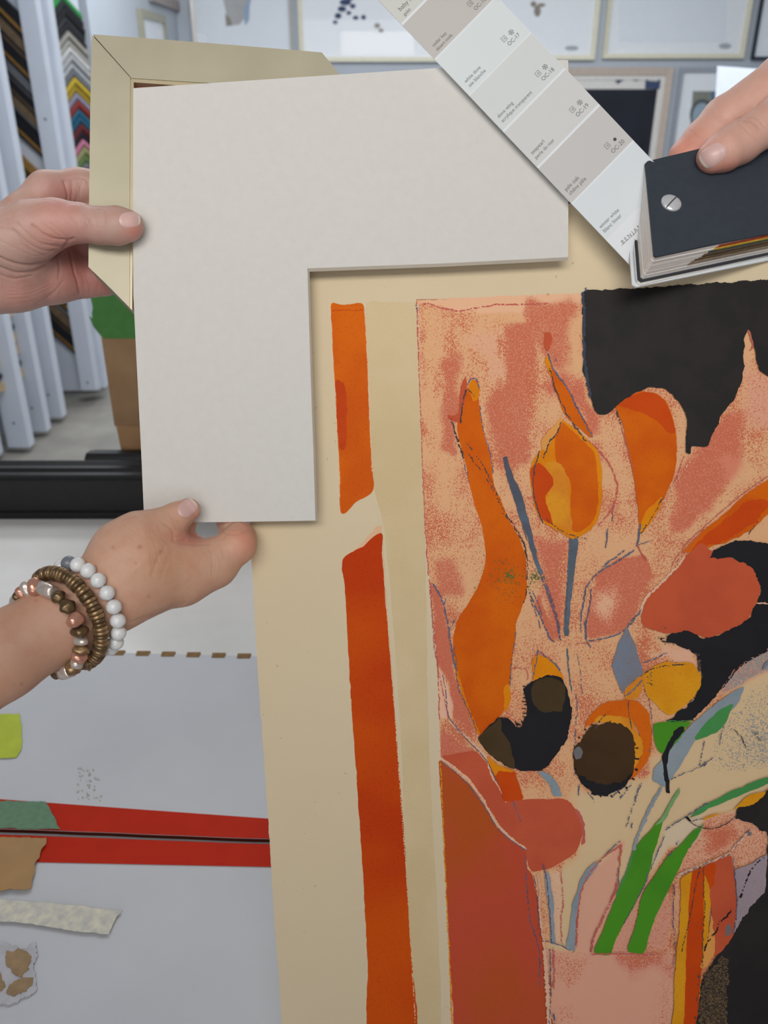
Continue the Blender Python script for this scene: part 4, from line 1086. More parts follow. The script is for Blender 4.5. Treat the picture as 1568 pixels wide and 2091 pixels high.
blob(c3([(490, 1340), (545, 1278), (590, 1240), (632, 1210), (640, 1270), (655, 1310), (690, 1370), (712, 1440), (715, 1530), (600, 1470), (540, 1410)]), m_bro, .9)
for k in range(9): line(c3([(690 + k * 12, 1225 + (k % 3) * 10), (700 + k * 13, 1258)]), m_blk2, 2.4, 1.2)
for k in range(10): line(c3([(775, 1000 + k * 25), (800, 1008 + k * 24)]), m_blk2, 2.4, 1.2)
line(c3([(870, 770), (858, 850), (840, 960)]), m_slate, 2.2, .9, .2); line(c3([(885, 785), (940, 830), (990, 870), (1020, 920)]), m_slate, 2.2, .9, .2)
line(c3([(705, 890), (790, 895), (810, 940), (800, 970)]), m_rose, 2, .8, .1)

# orange swirl and brown ball
blob(c4([(118, 1405), (140, 1350), (170, 1305), (215, 1265), (260, 1240), (330, 1218), (400, 1210), (450, 1215), (500, 1232), (545, 1280), (575, 1340), (590, 1420), (592, 1500), (580, 1600), (550, 1660), (520, 1700), (440, 1782), (460, 1700), (500, 1640), (530, 1580), (525, 1520), (505, 1450), (460, 1370), (420, 1345), (380, 1338), (300, 1330), (230, 1335), (180, 1370)]), m_or, 1)
blob(c4([(190, 1370), (225, 1330), (330, 1325), (440, 1350), (480, 1420), (525, 1520), (525, 1590), (470, 1690), (460, 1600), (450, 1440), (300, 1380)]), m_ywash, 1.2)
blob(c4([(48, 1560), (90, 1490), (150, 1420), (200, 1390), (260, 1370), (320, 1375), (390, 1390), (440, 1430), (470, 1500), (482, 1570), (475, 1650), (460, 1740), (400, 1800), (330, 1850), (230, 1890), (150, 1850), (90, 1790), (50, 1720), (32, 1630)]), m_bro2, 1.8, step=4)
blob(c4([(45, 1700), (90, 1760), (150, 1790), (250, 1808), (330, 1800), (400, 1785), (455, 1735), (430, 1790), (370, 1845), (300, 1880), (220, 1902), (150, 1860), (90, 1800)]), m_blk2, 2, step=4)
blob(c4([(38, 1570), (75, 1545), (100, 1580), (90, 1630), (60, 1640), (36, 1610)]), m_gry, 1)
for k in range(22):
    a = math.pi * 2 * k / 22
    cx, cy = 262 + math.cos(a) * 218, 1630 + math.sin(a) * 262
    line(c4([(cx, cy), (cx + math.cos(a) * 16 + 6, cy + math.sin(a) * 14)]), m_bro2 if a > math.pi else m_blk2, 4, 1.5)
line(c4([(300, 1290), (230, 1350), (190, 1420)]), m_char, 2, 1, .25); line(c4([(425, 1215), (430, 1320), (450, 1420)]), m_char, 2, 1, .3)
for (a, c) in (((130, 1850), (185, 1940)), ((455, 1800), (365, 1920)), ((390, 1830), (300, 1910)), ((520, 1800), (470, 1930)), ((75, 1820), (70, 1900))):
    line(c4([a, c]), m_slate, 2.2, 1.2, .2)
line(c4([(540, 1140), (575, 1220), (590, 1340), (592, 1480), (570, 1600)]), m_slate, 1.6, .8, .3)

# yellow blob and diamond
blob(c4([(412, 700), (440, 760), (470, 820), (500, 920), (530, 1020), (490, 1060), (440, 1100), (405, 1150), (380, 1165), (345, 1080), (325, 1020), (312, 970), (330, 890), (355, 815), (385, 755)]), m_dia, .8)
blob(c4([(520, 1045), (560, 1000), (620, 970), (680, 948), (740, 945), (860, 955), (905, 975), (930, 1010), (942, 1060), (930, 1120), (905, 1170), (870, 1210), (825, 1250), (760, 1305), (700, 1315), (650, 1280), (600, 1225), (565, 1180), (545, 1120)]), m_am, 1.2)
blob(c4([(395, 1160), (440, 1105), (500, 1060), (535, 1060), (530, 1110), (490, 1190), (420, 1210)]), m_ywash, 1.6)
line(c4([(530, 1040), (560, 1010), (640, 980), (760, 965), (840, 962)]), m_char, 2.2, 1, .2); line(c4([(525, 950), (600, 925), (700, 880)]), m_slate, 2.2, 1, .2)
for k in range(8): line(c4([(555 + (k % 3) * 14, 1015 + k * 12), (600 - (k % 2) * 14, 1020 + k * 13)]), m_char, 2, 1.6, .2)
for k in range(14): line(c4([(400 + k * 8, 1190 - k * 7), (440 + k * 7, 1170 - k * 8)]), m_gry, 1.6, 1.6, .2)

# greens at right
blob(c4([(608, 1385), (640, 1374), (690, 1370), (780, 1372), (868, 1370), (830, 1420), (800, 1470), (760, 1520), (720, 1560), (690, 1585), (660, 1592), (640, 1570), (620, 1540), (606, 1450)]), m_gn, .8)
blob(c4([(1246, 1120), (1225, 1180), (1200, 1240), (1130, 1310), (1050, 1380), (970, 1440), (900, 1500), (860, 1570), (830, 1625), (780, 1700), (735, 1765), (700, 1810), (668, 1832), (630, 1800), (598, 1780), (600, 1740), (605, 1710), (640, 1670), (670, 1640), (710, 1590), (745, 1540), (790, 1480), (830, 1430), (890, 1370), (950, 1320), (1030, 1255), (1100, 1200), (1180, 1150)]), m_gbl, .9)
blob(c4([(1166, 1240), (1150, 1300), (1110, 1385), (1065, 1430), (1020, 1455), (960, 1480), (905, 1502), (893, 1480), (920, 1440), (960, 1390), (1010, 1340), (1060, 1290), (1120, 1260)]), m_gb, .9)
blob(c4([(745, 1440), (780, 1410), (815, 1400), (818, 1432), (790, 1470), (755, 1505), (730, 1550), (712, 1600), (702, 1660), (706, 1740), (725, 1880), (705, 1875), (688, 1800), (672, 1720), (662, 1640), (675, 1595), (695, 1550), (715, 1500)]), m_blk2, 1)
line(c4([(700, 1360), (780, 1366), (880, 1358)]), m_gb, 2, .8)
line(c4([(665, 1830), (620, 1900), (570, 1990), (540, 2091)]), m_gbl, 5, .8, .05)
line(c4([(720, 1780), (830, 1730), (930, 1690), (1000, 1640)]), m_slate, 2, 1.2, .15); line(c4([(965, 1500), (950, 1590), (925, 1690)]), m_slate, 2, 1, .2)
line(c4([(1110, 1380), (1085, 1450), (1070, 1530)]), m_slate, 2, 1, .2); line(c4([(1170, 1420), (1230, 1480), (1255, 1555)]), m_char, 2, 1, .1)
line(c4([(930, 1690), (990, 1650), (960, 1680), (1030, 1620)]), m_slate, 1.8, 1.4, .2)
for k in range(4): line(c4([(1300 + k * 14, 1430 + k * 22), (1350 + k * 8, 1450 + k * 18)]), m_gry, 2.4, 2, .3)
line(c4([(1060, 1160), (1110, 1110), (1180, 1010), (1260, 945), (1422, 855)]), m_blk2, 3, .9, .1)
line(c4([(1380, 1000), (1410, 950), (1440, 930)]), m_dia, 6, 1)

# long green leaves
blob(c6([(828, 258), (832, 285), (790, 360), (750, 430), (725, 480), (700, 525), (675, 610), (650, 700), (625, 770), (610, 835), (595, 890), (580, 950), (545, 1030), (500, 1120), (465, 1190), (430, 1255), (380, 1345), (335, 1425), (310, 1490), (288, 1547), (170, 1525), (205, 1430), (250, 1320), (300, 1190), (350, 1060), (400, 950), (440, 850), (455, 790), (470, 735), (520, 675), (570, 620), (630, 550), (690, 480), (730, 410), (775, 330)]), m_gn, .6)
blob(c6([(828, 258), (832, 285), (790, 360), (750, 430), (710, 505), (640, 545), (690, 480), (730, 410), (775, 330)]), m_gs, .8)
line(c6([(470, 735), (455, 800), (420, 900), (340, 1080)]), m_gb, 5, .8, .1); line(c6([(580, 900), (575, 960), (500, 1110), (390, 1310)]), m_stemd, 2.2, .8, .2)
blob(c6([(988, 558), (972, 610), (930, 680), (885, 750), (845, 840), (800, 930), (770, 985), (735, 1060), (690, 1150), (655, 1220), (622, 1300), (590, 1400), (547, 1527), (430, 1515), (465, 1390), (500, 1260), (515, 1170), (540, 1080), (570, 1030), (612, 970), (670, 880), (722, 800), (780, 745), (840, 690), (920, 600)]), m_gn, .6)
line(c6([(1010, 530), (975, 610), (900, 720)]), m_gb, 3, .8)
blob(c6([(908, 482), (950, 440), (1000, 400), (1050, 372), (1100, 350), (1180, 305), (1250, 270), (1330, 240), (1400, 210), (1518, 170), (1880, 60), (1880, 120), (1518, 222), (1450, 250), (1380, 280), (1290, 320), (1200, 350), (1120, 390), (1050, 420), (980, 458)]), m_gb, .8)
blob(c6([(1010, 492), (1100, 465), (1200, 440), (1270, 395), (1350, 320), (1420, 295), (1480, 286), (1518, 262), (1700, 200), (1700, 300), (1518, 335), (1430, 372), (1350, 398), (1280, 412), (1150, 460), (1018, 506)]), m_am, .9)
line(c6([(715, 585), (780, 540), (860, 490), (950, 430), (1050, 370)]), m_slate, 2.4, 1, .15)
line(c6([(870, 475), (900, 505), (960, 550), (1050, 570), (1150, 555), (1220, 510), (1260, 470)]), m_char, 2, .8, .1)
line(c6([(870, 475), (920, 515)]), m_blk2, 4, 1); line(c6([(920, 515), (1010, 492)]), m_slate, 2, .8, .2)
line(c6([(715, 625), (670, 730), (600, 890)]), m_slate, 2, .9, .15); line(c6([(820, 660), (770, 750), (730, 790)]), m_slate, 1.6, .9, .4)
line(c6([(690, 255), (640, 350), (560, 490), (510, 620), (470, 740)]), m_gbl, 6, .8, .02)
line(c6([(520, 230), (490, 340), (440, 480), (415, 560)]), m_slate, 2, .9, .25); line(c6([(460, 520), (455, 580)]), m_slate, 2, 1, .3)
line(c6([(370, 660), (300, 730), (220, 810)]), m_slate, 1.8, .9, .3)

# grey blue leaf edges in the vase
blob(c5([(1280, 770), (1240, 795), (1200, 832), (1160, 900), (1132, 1000), (1105, 1060), (1090, 1130), (1075, 1270), (1058, 1405), (1112, 1418), (1120, 1290), (1132, 1150), (1150, 1050), (1182, 950), (1230, 870), (1285, 800)]), m_gbl, .8)
blob(c5([(850, 118), (905, 128), (950, 165), (992, 215), (1008, 260), (1018, 300), (958, 296), (945, 250), (925, 215)]), m_gbl, .8)
blob(c5([(898, 855), (928, 858), (945, 960), (962, 1070), (966, 1220), (972, 1375), (945, 1372), (938, 1250), (930, 1150), (910, 1000)]), m_gbl, .7)
line(c5([(845, 860), (862, 960), (858, 1080), (870, 1220), (895, 1410)]), m_blush, 4, .7)
line(c5([(885, 790), (905, 870), (925, 1060), (940, 1250), (945, 1370)]), m_violet, 2.6, .8, .1)
line(c5([(1015, 830), (1025, 960), (1032, 1080), (1015, 1180), (1020, 1370)]), m_rose, 2, .8, .15)
line(c5([(870, 1350), (960, 1365), (1030, 1390), (1100, 1430), (1120, 1410)]), m_violet, 2, 1, .2)
line(c5([(1445, 655), (1300, 770), (1220, 860), (1160, 990), (1135, 1180), (1128, 1390)]), m_rose, 3, 1.2, .06)
line(c5([(1455, 660), (1430, 850), (1420, 960), (1380, 1060), (1300, 1220), (1250, 1340), (1230, 1440)]), m_rose, 4, 1.6, .06)
line(c5([(1235, 1445), (1400, 1445), (1560, 1440)]), m_rose, 2.4, .8, .08); line(c6([(140, 1540), (400, 1538), (640, 1545)]), m_rose, 2, .8, .1)
line(c5([(895, 1410), (915, 1700), (930, 1964)]), m_blush, 9, .6)
line(c5([(935, 1410), (940, 1700), (930, 1964)]), m_slate, 2.2, .8, .15); line(c5([(960, 1400), (965, 1560), (960, 1700)]), m_rose, 3, 1, .15)
line(c5([(962, 1870), (965, 1960)]), m_slate, 3, 1, .1)
line(c5([(1430, 830), (1440, 950)]), m_slate, 2, .8, .1)

# orange and red vase stripes, black ground
blob(c6([(840, 962), (870, 930), (900, 912), (960, 890), (1012, 868), (1040, 930), (1070, 1000), (1068, 1100), (1060, 1200), (1050, 1330), (1040, 1450), (1020, 1550), (1000, 1650), (990, 1750), (962, 2280), (772, 2280), (785, 1900), (800, 1600), (815, 1450), (830, 1300), (838, 1120)]), m_am, .8)
blob(c6([(930, 902), (970, 885), (1012, 868), (1016, 1000), (1014, 1200), (1008, 1450), (998, 1640), (985, 1800), (975, 2000), (962, 2280), (858, 2280), (868, 1900), (880, 1500), (892, 1300), (902, 1100), (918, 980)]), m_od, .5)
blob(c6([(1020, 862), (1100, 825), (1220, 772), (1238, 850), (1250, 950), (1260, 1050), (1266, 1150), (1255, 1300), (1240, 1425), (1180, 1490), (1130, 1535), (1092, 1560), (1088, 1440), (1080, 1300), (1070, 1150), (1060, 1050), (1035, 950)]), m_redp, .9)
blob(c6([(1030, 870), (1100, 840), (1090, 960), (1065, 1040), (1040, 950)]), m_od, 1.6)
blob(c6([(1075, 1240), (1100, 1480), (1090, 1560), (1010, 1660), (1000, 1640), (1040, 1450)]), m_pe, 1.4)
blob(c6([(1252, 892), (1330, 862), (1400, 830), (1502, 778), (1496, 900), (1490, 1052), (1440, 1110), (1390, 1172), (1345, 1230), (1300, 1285), (1268, 1345), (1238, 1385), (1255, 1260), (1268, 1150), (1262, 1000)]), m_lav, .9)
blob(c6([(1180, 1310), (1220, 1310), (1222, 1390), (1185, 1390)]), m_gry, 1.4)
blob(c6([(1340, 590), (1380, 596), (1384, 620), (1350, 625)]), m_gry, 1.2)
blob(c6([(1510, 270), (1880, 120), (1880, 2280), (960, 2280), (966, 2050), (985, 1850), (1000, 1760), (1030, 1700), (1080, 1620), (1130, 1545), (1190, 1470), (1240, 1405), (1270, 1340), (1300, 1285), (1350, 1220), (1400, 1150), (1445, 1105), (1490, 1055), (1498, 900), (1505, 780), (1506, 690), (1504, 600), (1460, 580), (1400, 545), (1350, 520), (1300, 508), (1255, 490), (1285, 460), (1280, 415), (1350, 395), (1430, 370), (1480, 320)]), m_blk, 1.5, step=4)
blob(c6([(1030, 1700), (1090, 1625), (1180, 1560), (1200, 1650), (1190, 1850), (1180, 2280), (1000, 2280), (966, 2180), (985, 1850)]), m_spk, 2.5, step=4)
for k in range(60):
    x, y = random.uniform(960, 1060), random.uniform(1690, 2090)
    x -= (y - 1690) * .07; line(c6([(x, y), (x + random.uniform(-8, 8), y + random.uniform(4, 14))]), m_char, 2.4, .8)
for k in range(5): line(c6([(1160 - k * 3, 1900 + k * 40), (1150 - k * 2, 2000 + k * 30)]), m_spk, 2, .6, .2)
line(c6([(1480, 790), (1400, 860), (1350, 950), (1315, 1040), (1300, 1090)]), m_blk2, 2.6, 1.2, .35); blob(c6([(1300, 1070), (1315, 1075), (1305, 1105), (1285, 1105)]), m_blk2, .5)
line(c6([(1225, 1190), (1190, 1250), (1140, 1290), (1110, 1360), (1050, 1440), (1010, 1520)]), m_blk2, 3, 1.4, .2)
line(c6([(1015, 870), (1010, 1000), (1020, 1200), (1008, 1400), (1005, 1640)]), m_char, 2, 1, .15); line(c6([(985, 860), (960, 970), (930, 1120), (905, 1260), (840, 1525)]), m_char, 2, .8, .25)
line(c6([(785, 1000), (780, 1300), (795, 1500), (775, 1640)]), m_violet, 2, 1, .2)
line(c6([(800, 940), (880, 900), (970, 860), (1030, 835), (1120, 800), (1210, 758), (1260, 700), (1350, 600)]), m_blush, 4, .8, .05)
line(c6([(810, 940), (1000, 850), (1210, 762), (1300, 650), (1390, 560)]), m_slate, 1.8, .9, .3)
line(c6([(1245, 790), (1250, 900), (1268, 1080), (1265, 1240), (1245, 1390)]), m_violet, 2, 1, .1)
mesh('printed_flowers', ART_V, ART_F, ART_MATS, pr, fm=ART_M)

# ------------------------------------------------------------------ cream mat corner sample
MPn = (-.078, 0, 1)
MP = Plane(300, 600, .502, MPn)
m_cmat = mat('cream_mat_board', (212, 208, 201), 0.85, var=0.015, vscale=200, bump=.12, bscale=700, spec=.2)
m_core = mat('mat_core', (196, 188, 172), 0.85, spec=.2)
MO = [(272, 180), (900, 138.5), (1152, 122), (1160, 123), (1161, 160), (1160, 525), (900, 538), (627.5, 548), (634, 760), (640, 930), (644, 1063), (470, 1066), (294.5, 1067), (289, 940), (283, 820), (276.5, 690), (272.2, 600), (271.4, 480), (271.6, 300)]
mb = MB()
top = c2w(MP.pts(MO)); bot = c2w(MP.pts(MO, -.0016))
# bevelled inner window edge
bot_b = MP.pts(MO, -.0016)
for i in (5, 6, 7): bot_b[i][1] -= .0015
for i in (7, 8, 9, 10): bot_b[i][0] += .0010
mb.slab(top, c2w(bot_b), 0, 1)
mo = mb.build('mat_corner_sample', [m_cmat, m_core])
tag(mo, 'cream L-shaped mat board corner held over the print and the gold frame', 'mat board')

# ------------------------------------------------------------------ gold frame corner sample
FPn = (.14, 0, 1)
FP = Plane(272, 400, .5055, FPn)
m_goldw = mat('champagne_gold', (177, 169, 144), 0.40, metal=0.15, var=0.02, vscale=38, bump=.02, bscale=2500, dark=(171, 163, 138))
m_goldl = mat('gold_lip', (182, 168, 136), 0.35, metal=0.2, var=0.05)
m_goldd = mat('frame_side', (150, 138, 108), 0.45, var=.08)
m_bole = mat('red_bole', (150, 72, 60), 0.6, var=.1)
fe = empty('frame_corner_sample', c2w(FP.pt(225, 620, -.01)))
tag(fe, 'pale gold frame corner sample with red rabbet, held at the left of the mat', 'frame sample')
TH = .020
def fpiece(name, P, m, t0=0.0, t1=-TH, ms=None, bev=.0006):
    b = MB().slab(c2w(FP.pts(P, t0)), c2w(FP.pts(P, t1)), 0, 1)
    o = b.build(name, [m, ms or m_goldd], fe)
    md = o.modifiers.new('bevel', 'BEVEL'); md.width = bev; md.segments = 2; md.limit_method = 'ANGLE'
    return o
fpiece('upright_rail', [(187.5, 71), (266, 158.5), (265, 300), (264.5, 500), (264.5, 628), (222, 585), (180.5, 545), (182, 400), (184, 230)], m_goldw)
fpiece('top_rail', [(189, 70), (330, 80.5), (485, 92.5), (657, 107), (676, 130), (694, 153), (694, 178), (560, 176), (400, 168), (268.5, 159.5)], m_goldw)
fpiece('upright_lip', [(262, 156.5), (272.8, 166), (272, 300), (271, 500), (269.5, 633), (262.5, 626), (262.5, 400)], m_goldl, -.0006, -TH + .006, m_goldl, bev=.0002)
fpiece('top_lip', [(264.5, 157), (400, 165), (560, 173), (560, 184), (400, 176), (272.8, 167)], m_goldl, -.0006, -TH + .006, m_goldl, bev=.0002)
fpiece('rabbet', [(272.5, 167), (400, 176), (560, 185), (560, 204), (400, 196), (292, 188), (291, 620), (272, 620)], m_bole, -.006, -TH + .002, m_bole, .0002)

# ------------------------------------------------------------------ paint fan deck
SPn = (-.078, .0, 1)
SP_ = Plane(1100, 300, .4785, SPn)
de = empty('paint_fan_deck', c2w(lc(1420, 470, .47)))
tag(de, 'paint colour fan deck with black cover, one strip of whites fanned out', 'paint deck')
m_stripw = mat('coated_card', (222, 225, 226), 0.55, var=.005)
SL = [(776 - 106, 0 - 112), (905, 140), (1165, 415), (1300, 571), (1312, 572)]
Lp = np.array([905.0, 140.0]); ud = np.array([.688, .7257]); vd = np.array([.700, -.714])
def sp(u, v): return tuple(Lp + ud * u + vd * v)
SWD = 181.0
# left edge, lower end hidden under the deck
stO = [sp(-330, 0), sp(575, 0), sp(584, 6), sp(582, SWD), sp(-330, SWD)]
st = MB().slab(c2w(SP_.pts(stO)), c2w(SP_.pts(stO, -.0004))).build('colour_strip', m_stripw, de)
# bounds along u measured on the photo's left edge
bnd = [(-330, -127, (204, 204, 196)), (-120, -28, (192, 187, 180)), (-22, 74, (214, 219, 218)), (79, 174, (208, 210, 208)), (181, 276, (204, 203, 200)), (283, 378, (194, 191, 187)), (384, 482, (212, 217, 219)), (484, 584, (219, 221, 223))]
names = ['stone grey', 'taupe grey', 'off white', 'pale dove grey', 'pearl grey', 'oak grey', 'cool white', 'blank white']
for (a, c, rgb), nm in zip(bnd, names):
    a, c = a - 1.0, (c if c == 584 else c + 1.0)
    P = [sp(a, 0.4), sp(c, 0.4), sp(c, SWD - .4), sp(a, SWD - .4)]
    if c == 584: P = [sp(a, .4), sp(574, .4), sp(583, 6.5), sp(582, SWD - .4), sp(a, SWD - .4)]
    o = MB().slab(c2w(SP_.pts(P, .00004)), c2w(SP_.pts(P, -.0001))).build('colour_chip', mat('chip_' + nm.replace(' ', '_'), rgb, .5, var=.003), st)
    tag(o, nm + ' paint chip')

m_print = mat('grey_print', (112, 112, 112), .7, var=.02)
def text_verts(s):
    cu = bpy.data.curves.new('t', 'FONT'); cu.body = s; cu.size = 1.0; cu.resolution_u = 3
    ob = bpy.data.objects.new('t', cu); COL.objects.link(ob)
    dg_ = bpy.context.evaluated_depsgraph_get()
    me = bpy.data.meshes.new_from_object(ob.evaluated_get(dg_))
    V = np.array([v.co[:2] for v in me.vertices]); Fc = [list(p.vertices) for p in me.polygons]
    bpy.data.objects.remove(ob); bpy.data.meshes.remove(me); bpy.data.curves.remove(cu)
    return V, Fc
k3 = lambda x, y: np.array([780 + x / 2.8, y / 2.8])
def put_text(s, a, c, size=None, thin=1.0, name='printed_text', align=False):
    """baseline from a to c, photo pixels; c sets the length"""
    a, c = k3(*a), k3(*c)
    V, Fc = text_verts(s)
    d = c - a; L = np.linalg.norm(d); d /= L
    if size is None: sc = L / V[:, 0].max()
    else: sc = size
    up = np.array([d[1], -d[0]])
    P = a + V[:, :1] * sc * d + V[:, 1:] * sc * thin * up
    mesh(name, c2w(SP_.pts(P, .00012)), Fc, m_print, st)
def ratio(s, a, c): pass
put_text('baby fawn', (105, 66), (210, -40))
put_text('galet', (130, 93), (166, 56))
for s, a, c in [('cedar key', (295, 270), (372, 192)), ('désert voilé', (316, 294), (404, 204)), ('white dove', (480, 476), (566, 388)), ('oie blanche', (503, 500), (595, 407)),
                ('dove wing', (668, 677), (752, 592)), ('acrylique transparent', (690, 702), (860, 530)), ('seapearl', (860, 885), (931, 812)), ('perle de mer', (882, 912), (988, 803)),
                ('pale oak', (1053, 1096), (1130, 1018)), ('chêne pâle', (1077, 1118), (1170, 1024)), ('winter white', (1250, 1308), (1357, 1204)), ('blanc hiver', (1273, 1332), (1372, 1236)),
                ('OC-16', (535, 63), (598, 0)), ('OC-17', (728, 265), (791, 202)), ('OC-18', (922, 465), (987, 400)), ('OC-19', (1119, 671), (1184, 605)), ('OC-20', (1320, 880), (1389, 812))]:
    put_text(s, a, c, thin=1.05)
put_text('B E N J A M I N', (1376, 1396), (1520, 1262), thin=1.0)
def ribbon(pts, w, name='printed_mark', closed=False):
    pts = [np.array(p, float) for p in pts]
    V, Fc = [], []
    n = len(pts); m_ = n if closed else n - 1
    for i in range(m_):
        p, q = pts[i], pts[(i + 1) % n]
        d = (q - p) / (np.linalg.norm(q - p) + 1e-9); nr = np.array([-d[1], d[0]]) * w / 2; e = d * w / 2
        b0 = len(V); V += [p + nr - e, q + nr + e, q - nr + e, p - nr - e]; Fc.append([b0, b0 + 1, b0 + 2, b0 + 3])
    return V, Fc
def marks(lst, name='printed_mark'):
    V, Fc = [], []
    for v, f in lst:
        n = len(V); V += v; Fc += [[n + i for i in g] for g in f]
    mesh(name, c2w(SP_.pts(V, .00012)), Fc, m_print, st)
marks([ribbon([k3(1370, 1404), k3(1520, 1264)], .8)])
rdir, rup = vd, np.array([-.714, -.700])
for (x, y) in [(503, 20), (698, 222), (891, 421), (1088, 627), (1287, 834)]:
    c_ = k3(x, y); h = 5.0
    sq = [c_ + rdir * sx * h + rup * sy * h for sx, sy in ((-1, -1), (1, -1), (1, 1), (-1, 1))]
    marks([ribbon(sq, .8, closed=True)])
    a_ = (c_ - rdir * 3.2 - rup * 2.3); e_ = a_ + rdir * 6.4
    put_text('1B', tuple((a_ - np.array([780, 0])) * 2.8), tuple((e_ - np.array([780, 0])) * 2.8))
for (x, y) in [(738, 185), (932, 383), (1130, 586)]:
    c_ = k3(x, y); L = []
    for k in range(6):
        a_ = math.pi / 3 * k + .26; d = np.array([math.cos(a_), math.sin(a_)]); nn_ = np.array([-d[1], d[0]])
        L.append(ribbon([c_ + d * 1.0, c_ + d * 5.6], .9)); L.append(ribbon([c_ + d * 3.4, c_ + d * 5.2 + nn_ * 1.6], .7)); L.append(ribbon([c_ + d * 3.4, c_ + d * 5.2 - nn_ * 1.6], .7))
    marks(L)
c_ = k3(1331, 797)
V = [c_] + [c_ + 3.6 * np.array([math.cos(t), math.sin(t)]) for t in np.linspace(0, 2 * math.pi, 16, endpoint=False)]
mesh('printed_mark', c2w(SP_.pts(V, .00012)), [[0, i + 1, (i + 1) % 16 + 1] for i in range(16)], mat('dark_print', (70, 70, 72), .7), st)

# stack of strips with the black cover
DN = np.array([.115, .40, .909]); DN /= np.linalg.norm(DN)
DP = Plane(1335, 523, .446, DN)
m_cover = mat('black_cover_card', (54, 61, 69), .55, var=.08, vscale=200, bump=.08, bscale=800, spec=.35)
m_page = mat('page_edges', (240, 235, 228), .8, var=.03, vscale=600)
COVER = [(1317, 334), (1322, 329), (1435, 302), (1568, 270), (1740, 228), (1740, 443), (1568, 477), (1450, 500), (1340, 524), (1335, 521), (1326, 430)]
def cover(t): return c2w(DP.pts(COVER, t))
MB().slab(cover(0), cover(-.0010)).build('cover', m_cover, de, bevel=.0002)
rr_ = np.random.default_rng(3)
band_cols = [('red_edge', (176, 74, 50)), ('orange_edge', (206, 120, 44)), ('yellow_edge', (206, 170, 60)), ('green_edge', (70, 104, 56)), ('slate_edge', (80, 86, 92)), ('brown_edge', (120, 98, 70)), ('dark_edge', (72, 60, 50)), ('tan_edge', (140, 116, 80)), ('umber_edge', (104, 84, 62)), ('ash_edge', (150, 134, 112))]
np_ = 17; T0 = -.00105; dt = .00105
for k in range(np_):
    ox, oy = rr_.normal(0, .4), rr_.normal(0, .2)
    t0 = T0 - k * dt; t1 = t0 - dt * .99
    s = 1 if k else 0
    P = [(1319 + ox, 336), (1430, 305 + oy), (1740, 232 + oy), (1740, 441 + oy), (1568, 475 + oy), (1341 + ox, 522 + oy), (1336 + ox, 518 + oy)]
    b = MB(); tp = DP.pts(P, t0); bt = DP.pts(P, t1)
    b.slab(c2w(tp), c2w(bt))
    pg = b.build('colour_page', [m_page], de)
    if 1 <= k <= 12:
        nm, rgb = band_cols[min(k - 1, 9)] if k <= 10 else ('edge_cream_%d' % k, (168, 152, 130))
        xs0 = 1478 - k * 4.5 + rr_.normal(0, 4)
        f = (xs0 - 1341) / (1568 - 1341); y0_ = 522 + (475 - 522) * f
        Q = [(xs0, y0_ + .9 + oy), (xs0, y0_ - 20), (1740, 418), (1740, 441.9 + oy), (1568, 475.9 + oy)]
        o = MB().slab(c2w(DP.pts(Q, t0 + .00004)), c2w(DP.pts(Q, t1 - .00004))).build('coloured_edge', mat(nm, rgb, .7, var=.2, vscale=300), pg)
# loose rear strips and dark divider
m_div = mat('dark_divider', (52, 52, 56), .6)
tb = T0 - np_ * dt
for k, (dx, dy, rot_, m_) in enumerate([(-4, 3, 0, m_div), (-6, 2, 4, m_stripw), (-3, 5, 7, m_page), (-12, 7, -3, m_stripw)]):
    P = [(1319 + dx, 340 + dy), (1430, 310), (1740, 240), (1740, 441 + dy - rot_), (1341 + dx * .7, 524 + dy), (1335 + dx, 519 + dy)]
    MB().slab(c2w(DP.pts(P, tb - k * .0010)), c2w(DP.pts(P, tb - k * .0010 - .0008))).build('loose_strip', m_, de)
# binding screw
m_steel = mat('screw_steel', (226, 226, 228), .3, metal=.45, var=.08, vscale=300, bump=.3, bscale=400)
sc_ = DP.pt(1370, 415)
ex = DP.pt(1390, 415) - sc_; ex -= DN * (ex @ DN); ex /= np.linalg.norm(ex); ey = np.cross(DN, ex)
R = .0056
def dome():
    V, Fc = [], []
    rings = [(1.0, -.0002), (1.0, .0006), (.93, .0010), (.75, .0014), (.45, .0017), (.2, .00185)]
    n = 40
    for r, h in rings:
        for k in range(n):
            a = 2 * math.pi * k / n
            V.append(sc_ + (ex * math.cos(a) + ey * math.sin(a)) * R * r + DN * h)
    V.append(sc_ + DN * .0019)
    for i in range(len(rings) - 1):
        for k in range(n): Fc.append([i * n + k, i * n + (k + 1) % n, (i + 1) * n + (k + 1) % n, (i + 1) * n + k])
    for k in range(n): Fc.append([(len(rings) - 1) * n + k, (len(rings) - 1) * n + (k + 1) % n, len(V) - 1])
    return V, Fc
V, Fc = dome()
so = mesh('binding_screw', c2w(V), Fc, m_steel, de, smooth=True)
sd_ = (ex * .72 + ey * .69); sn_ = np.cross(DN, sd_)
hr = [(0, .00185), (.2, .00185), (.45, .0017), (.75, .0014), (.93, .0010), (.985, .0007)]
V, Fc = [], []
for u in np.linspace(-.985, .985, 25):
    h = np.interp(abs(u), [x for x, _ in hr], [y for _, y in hr]) + .00012
    for s2 in (-1, 1): V.append(sc_ + sd_ * u * R + sn_ * s2 * .00036 + DN * h)
for i in range(24): Fc.append([2 * i, 2 * i + 2, 2 * i + 3, 2 * i + 1])
mesh('screw_slot', c2w(V), Fc, mat('slot_shadow', (70, 70, 72), .6), so)

# ------------------------------------------------------------------ hands: smooth-union bodies turned into one continuous skin
def smin(a, b, k):
    h = np.clip(.5 + .5 * (b - a) / k, 0, 1)
    return b + (a - b) * h - k * h * (1 - h)

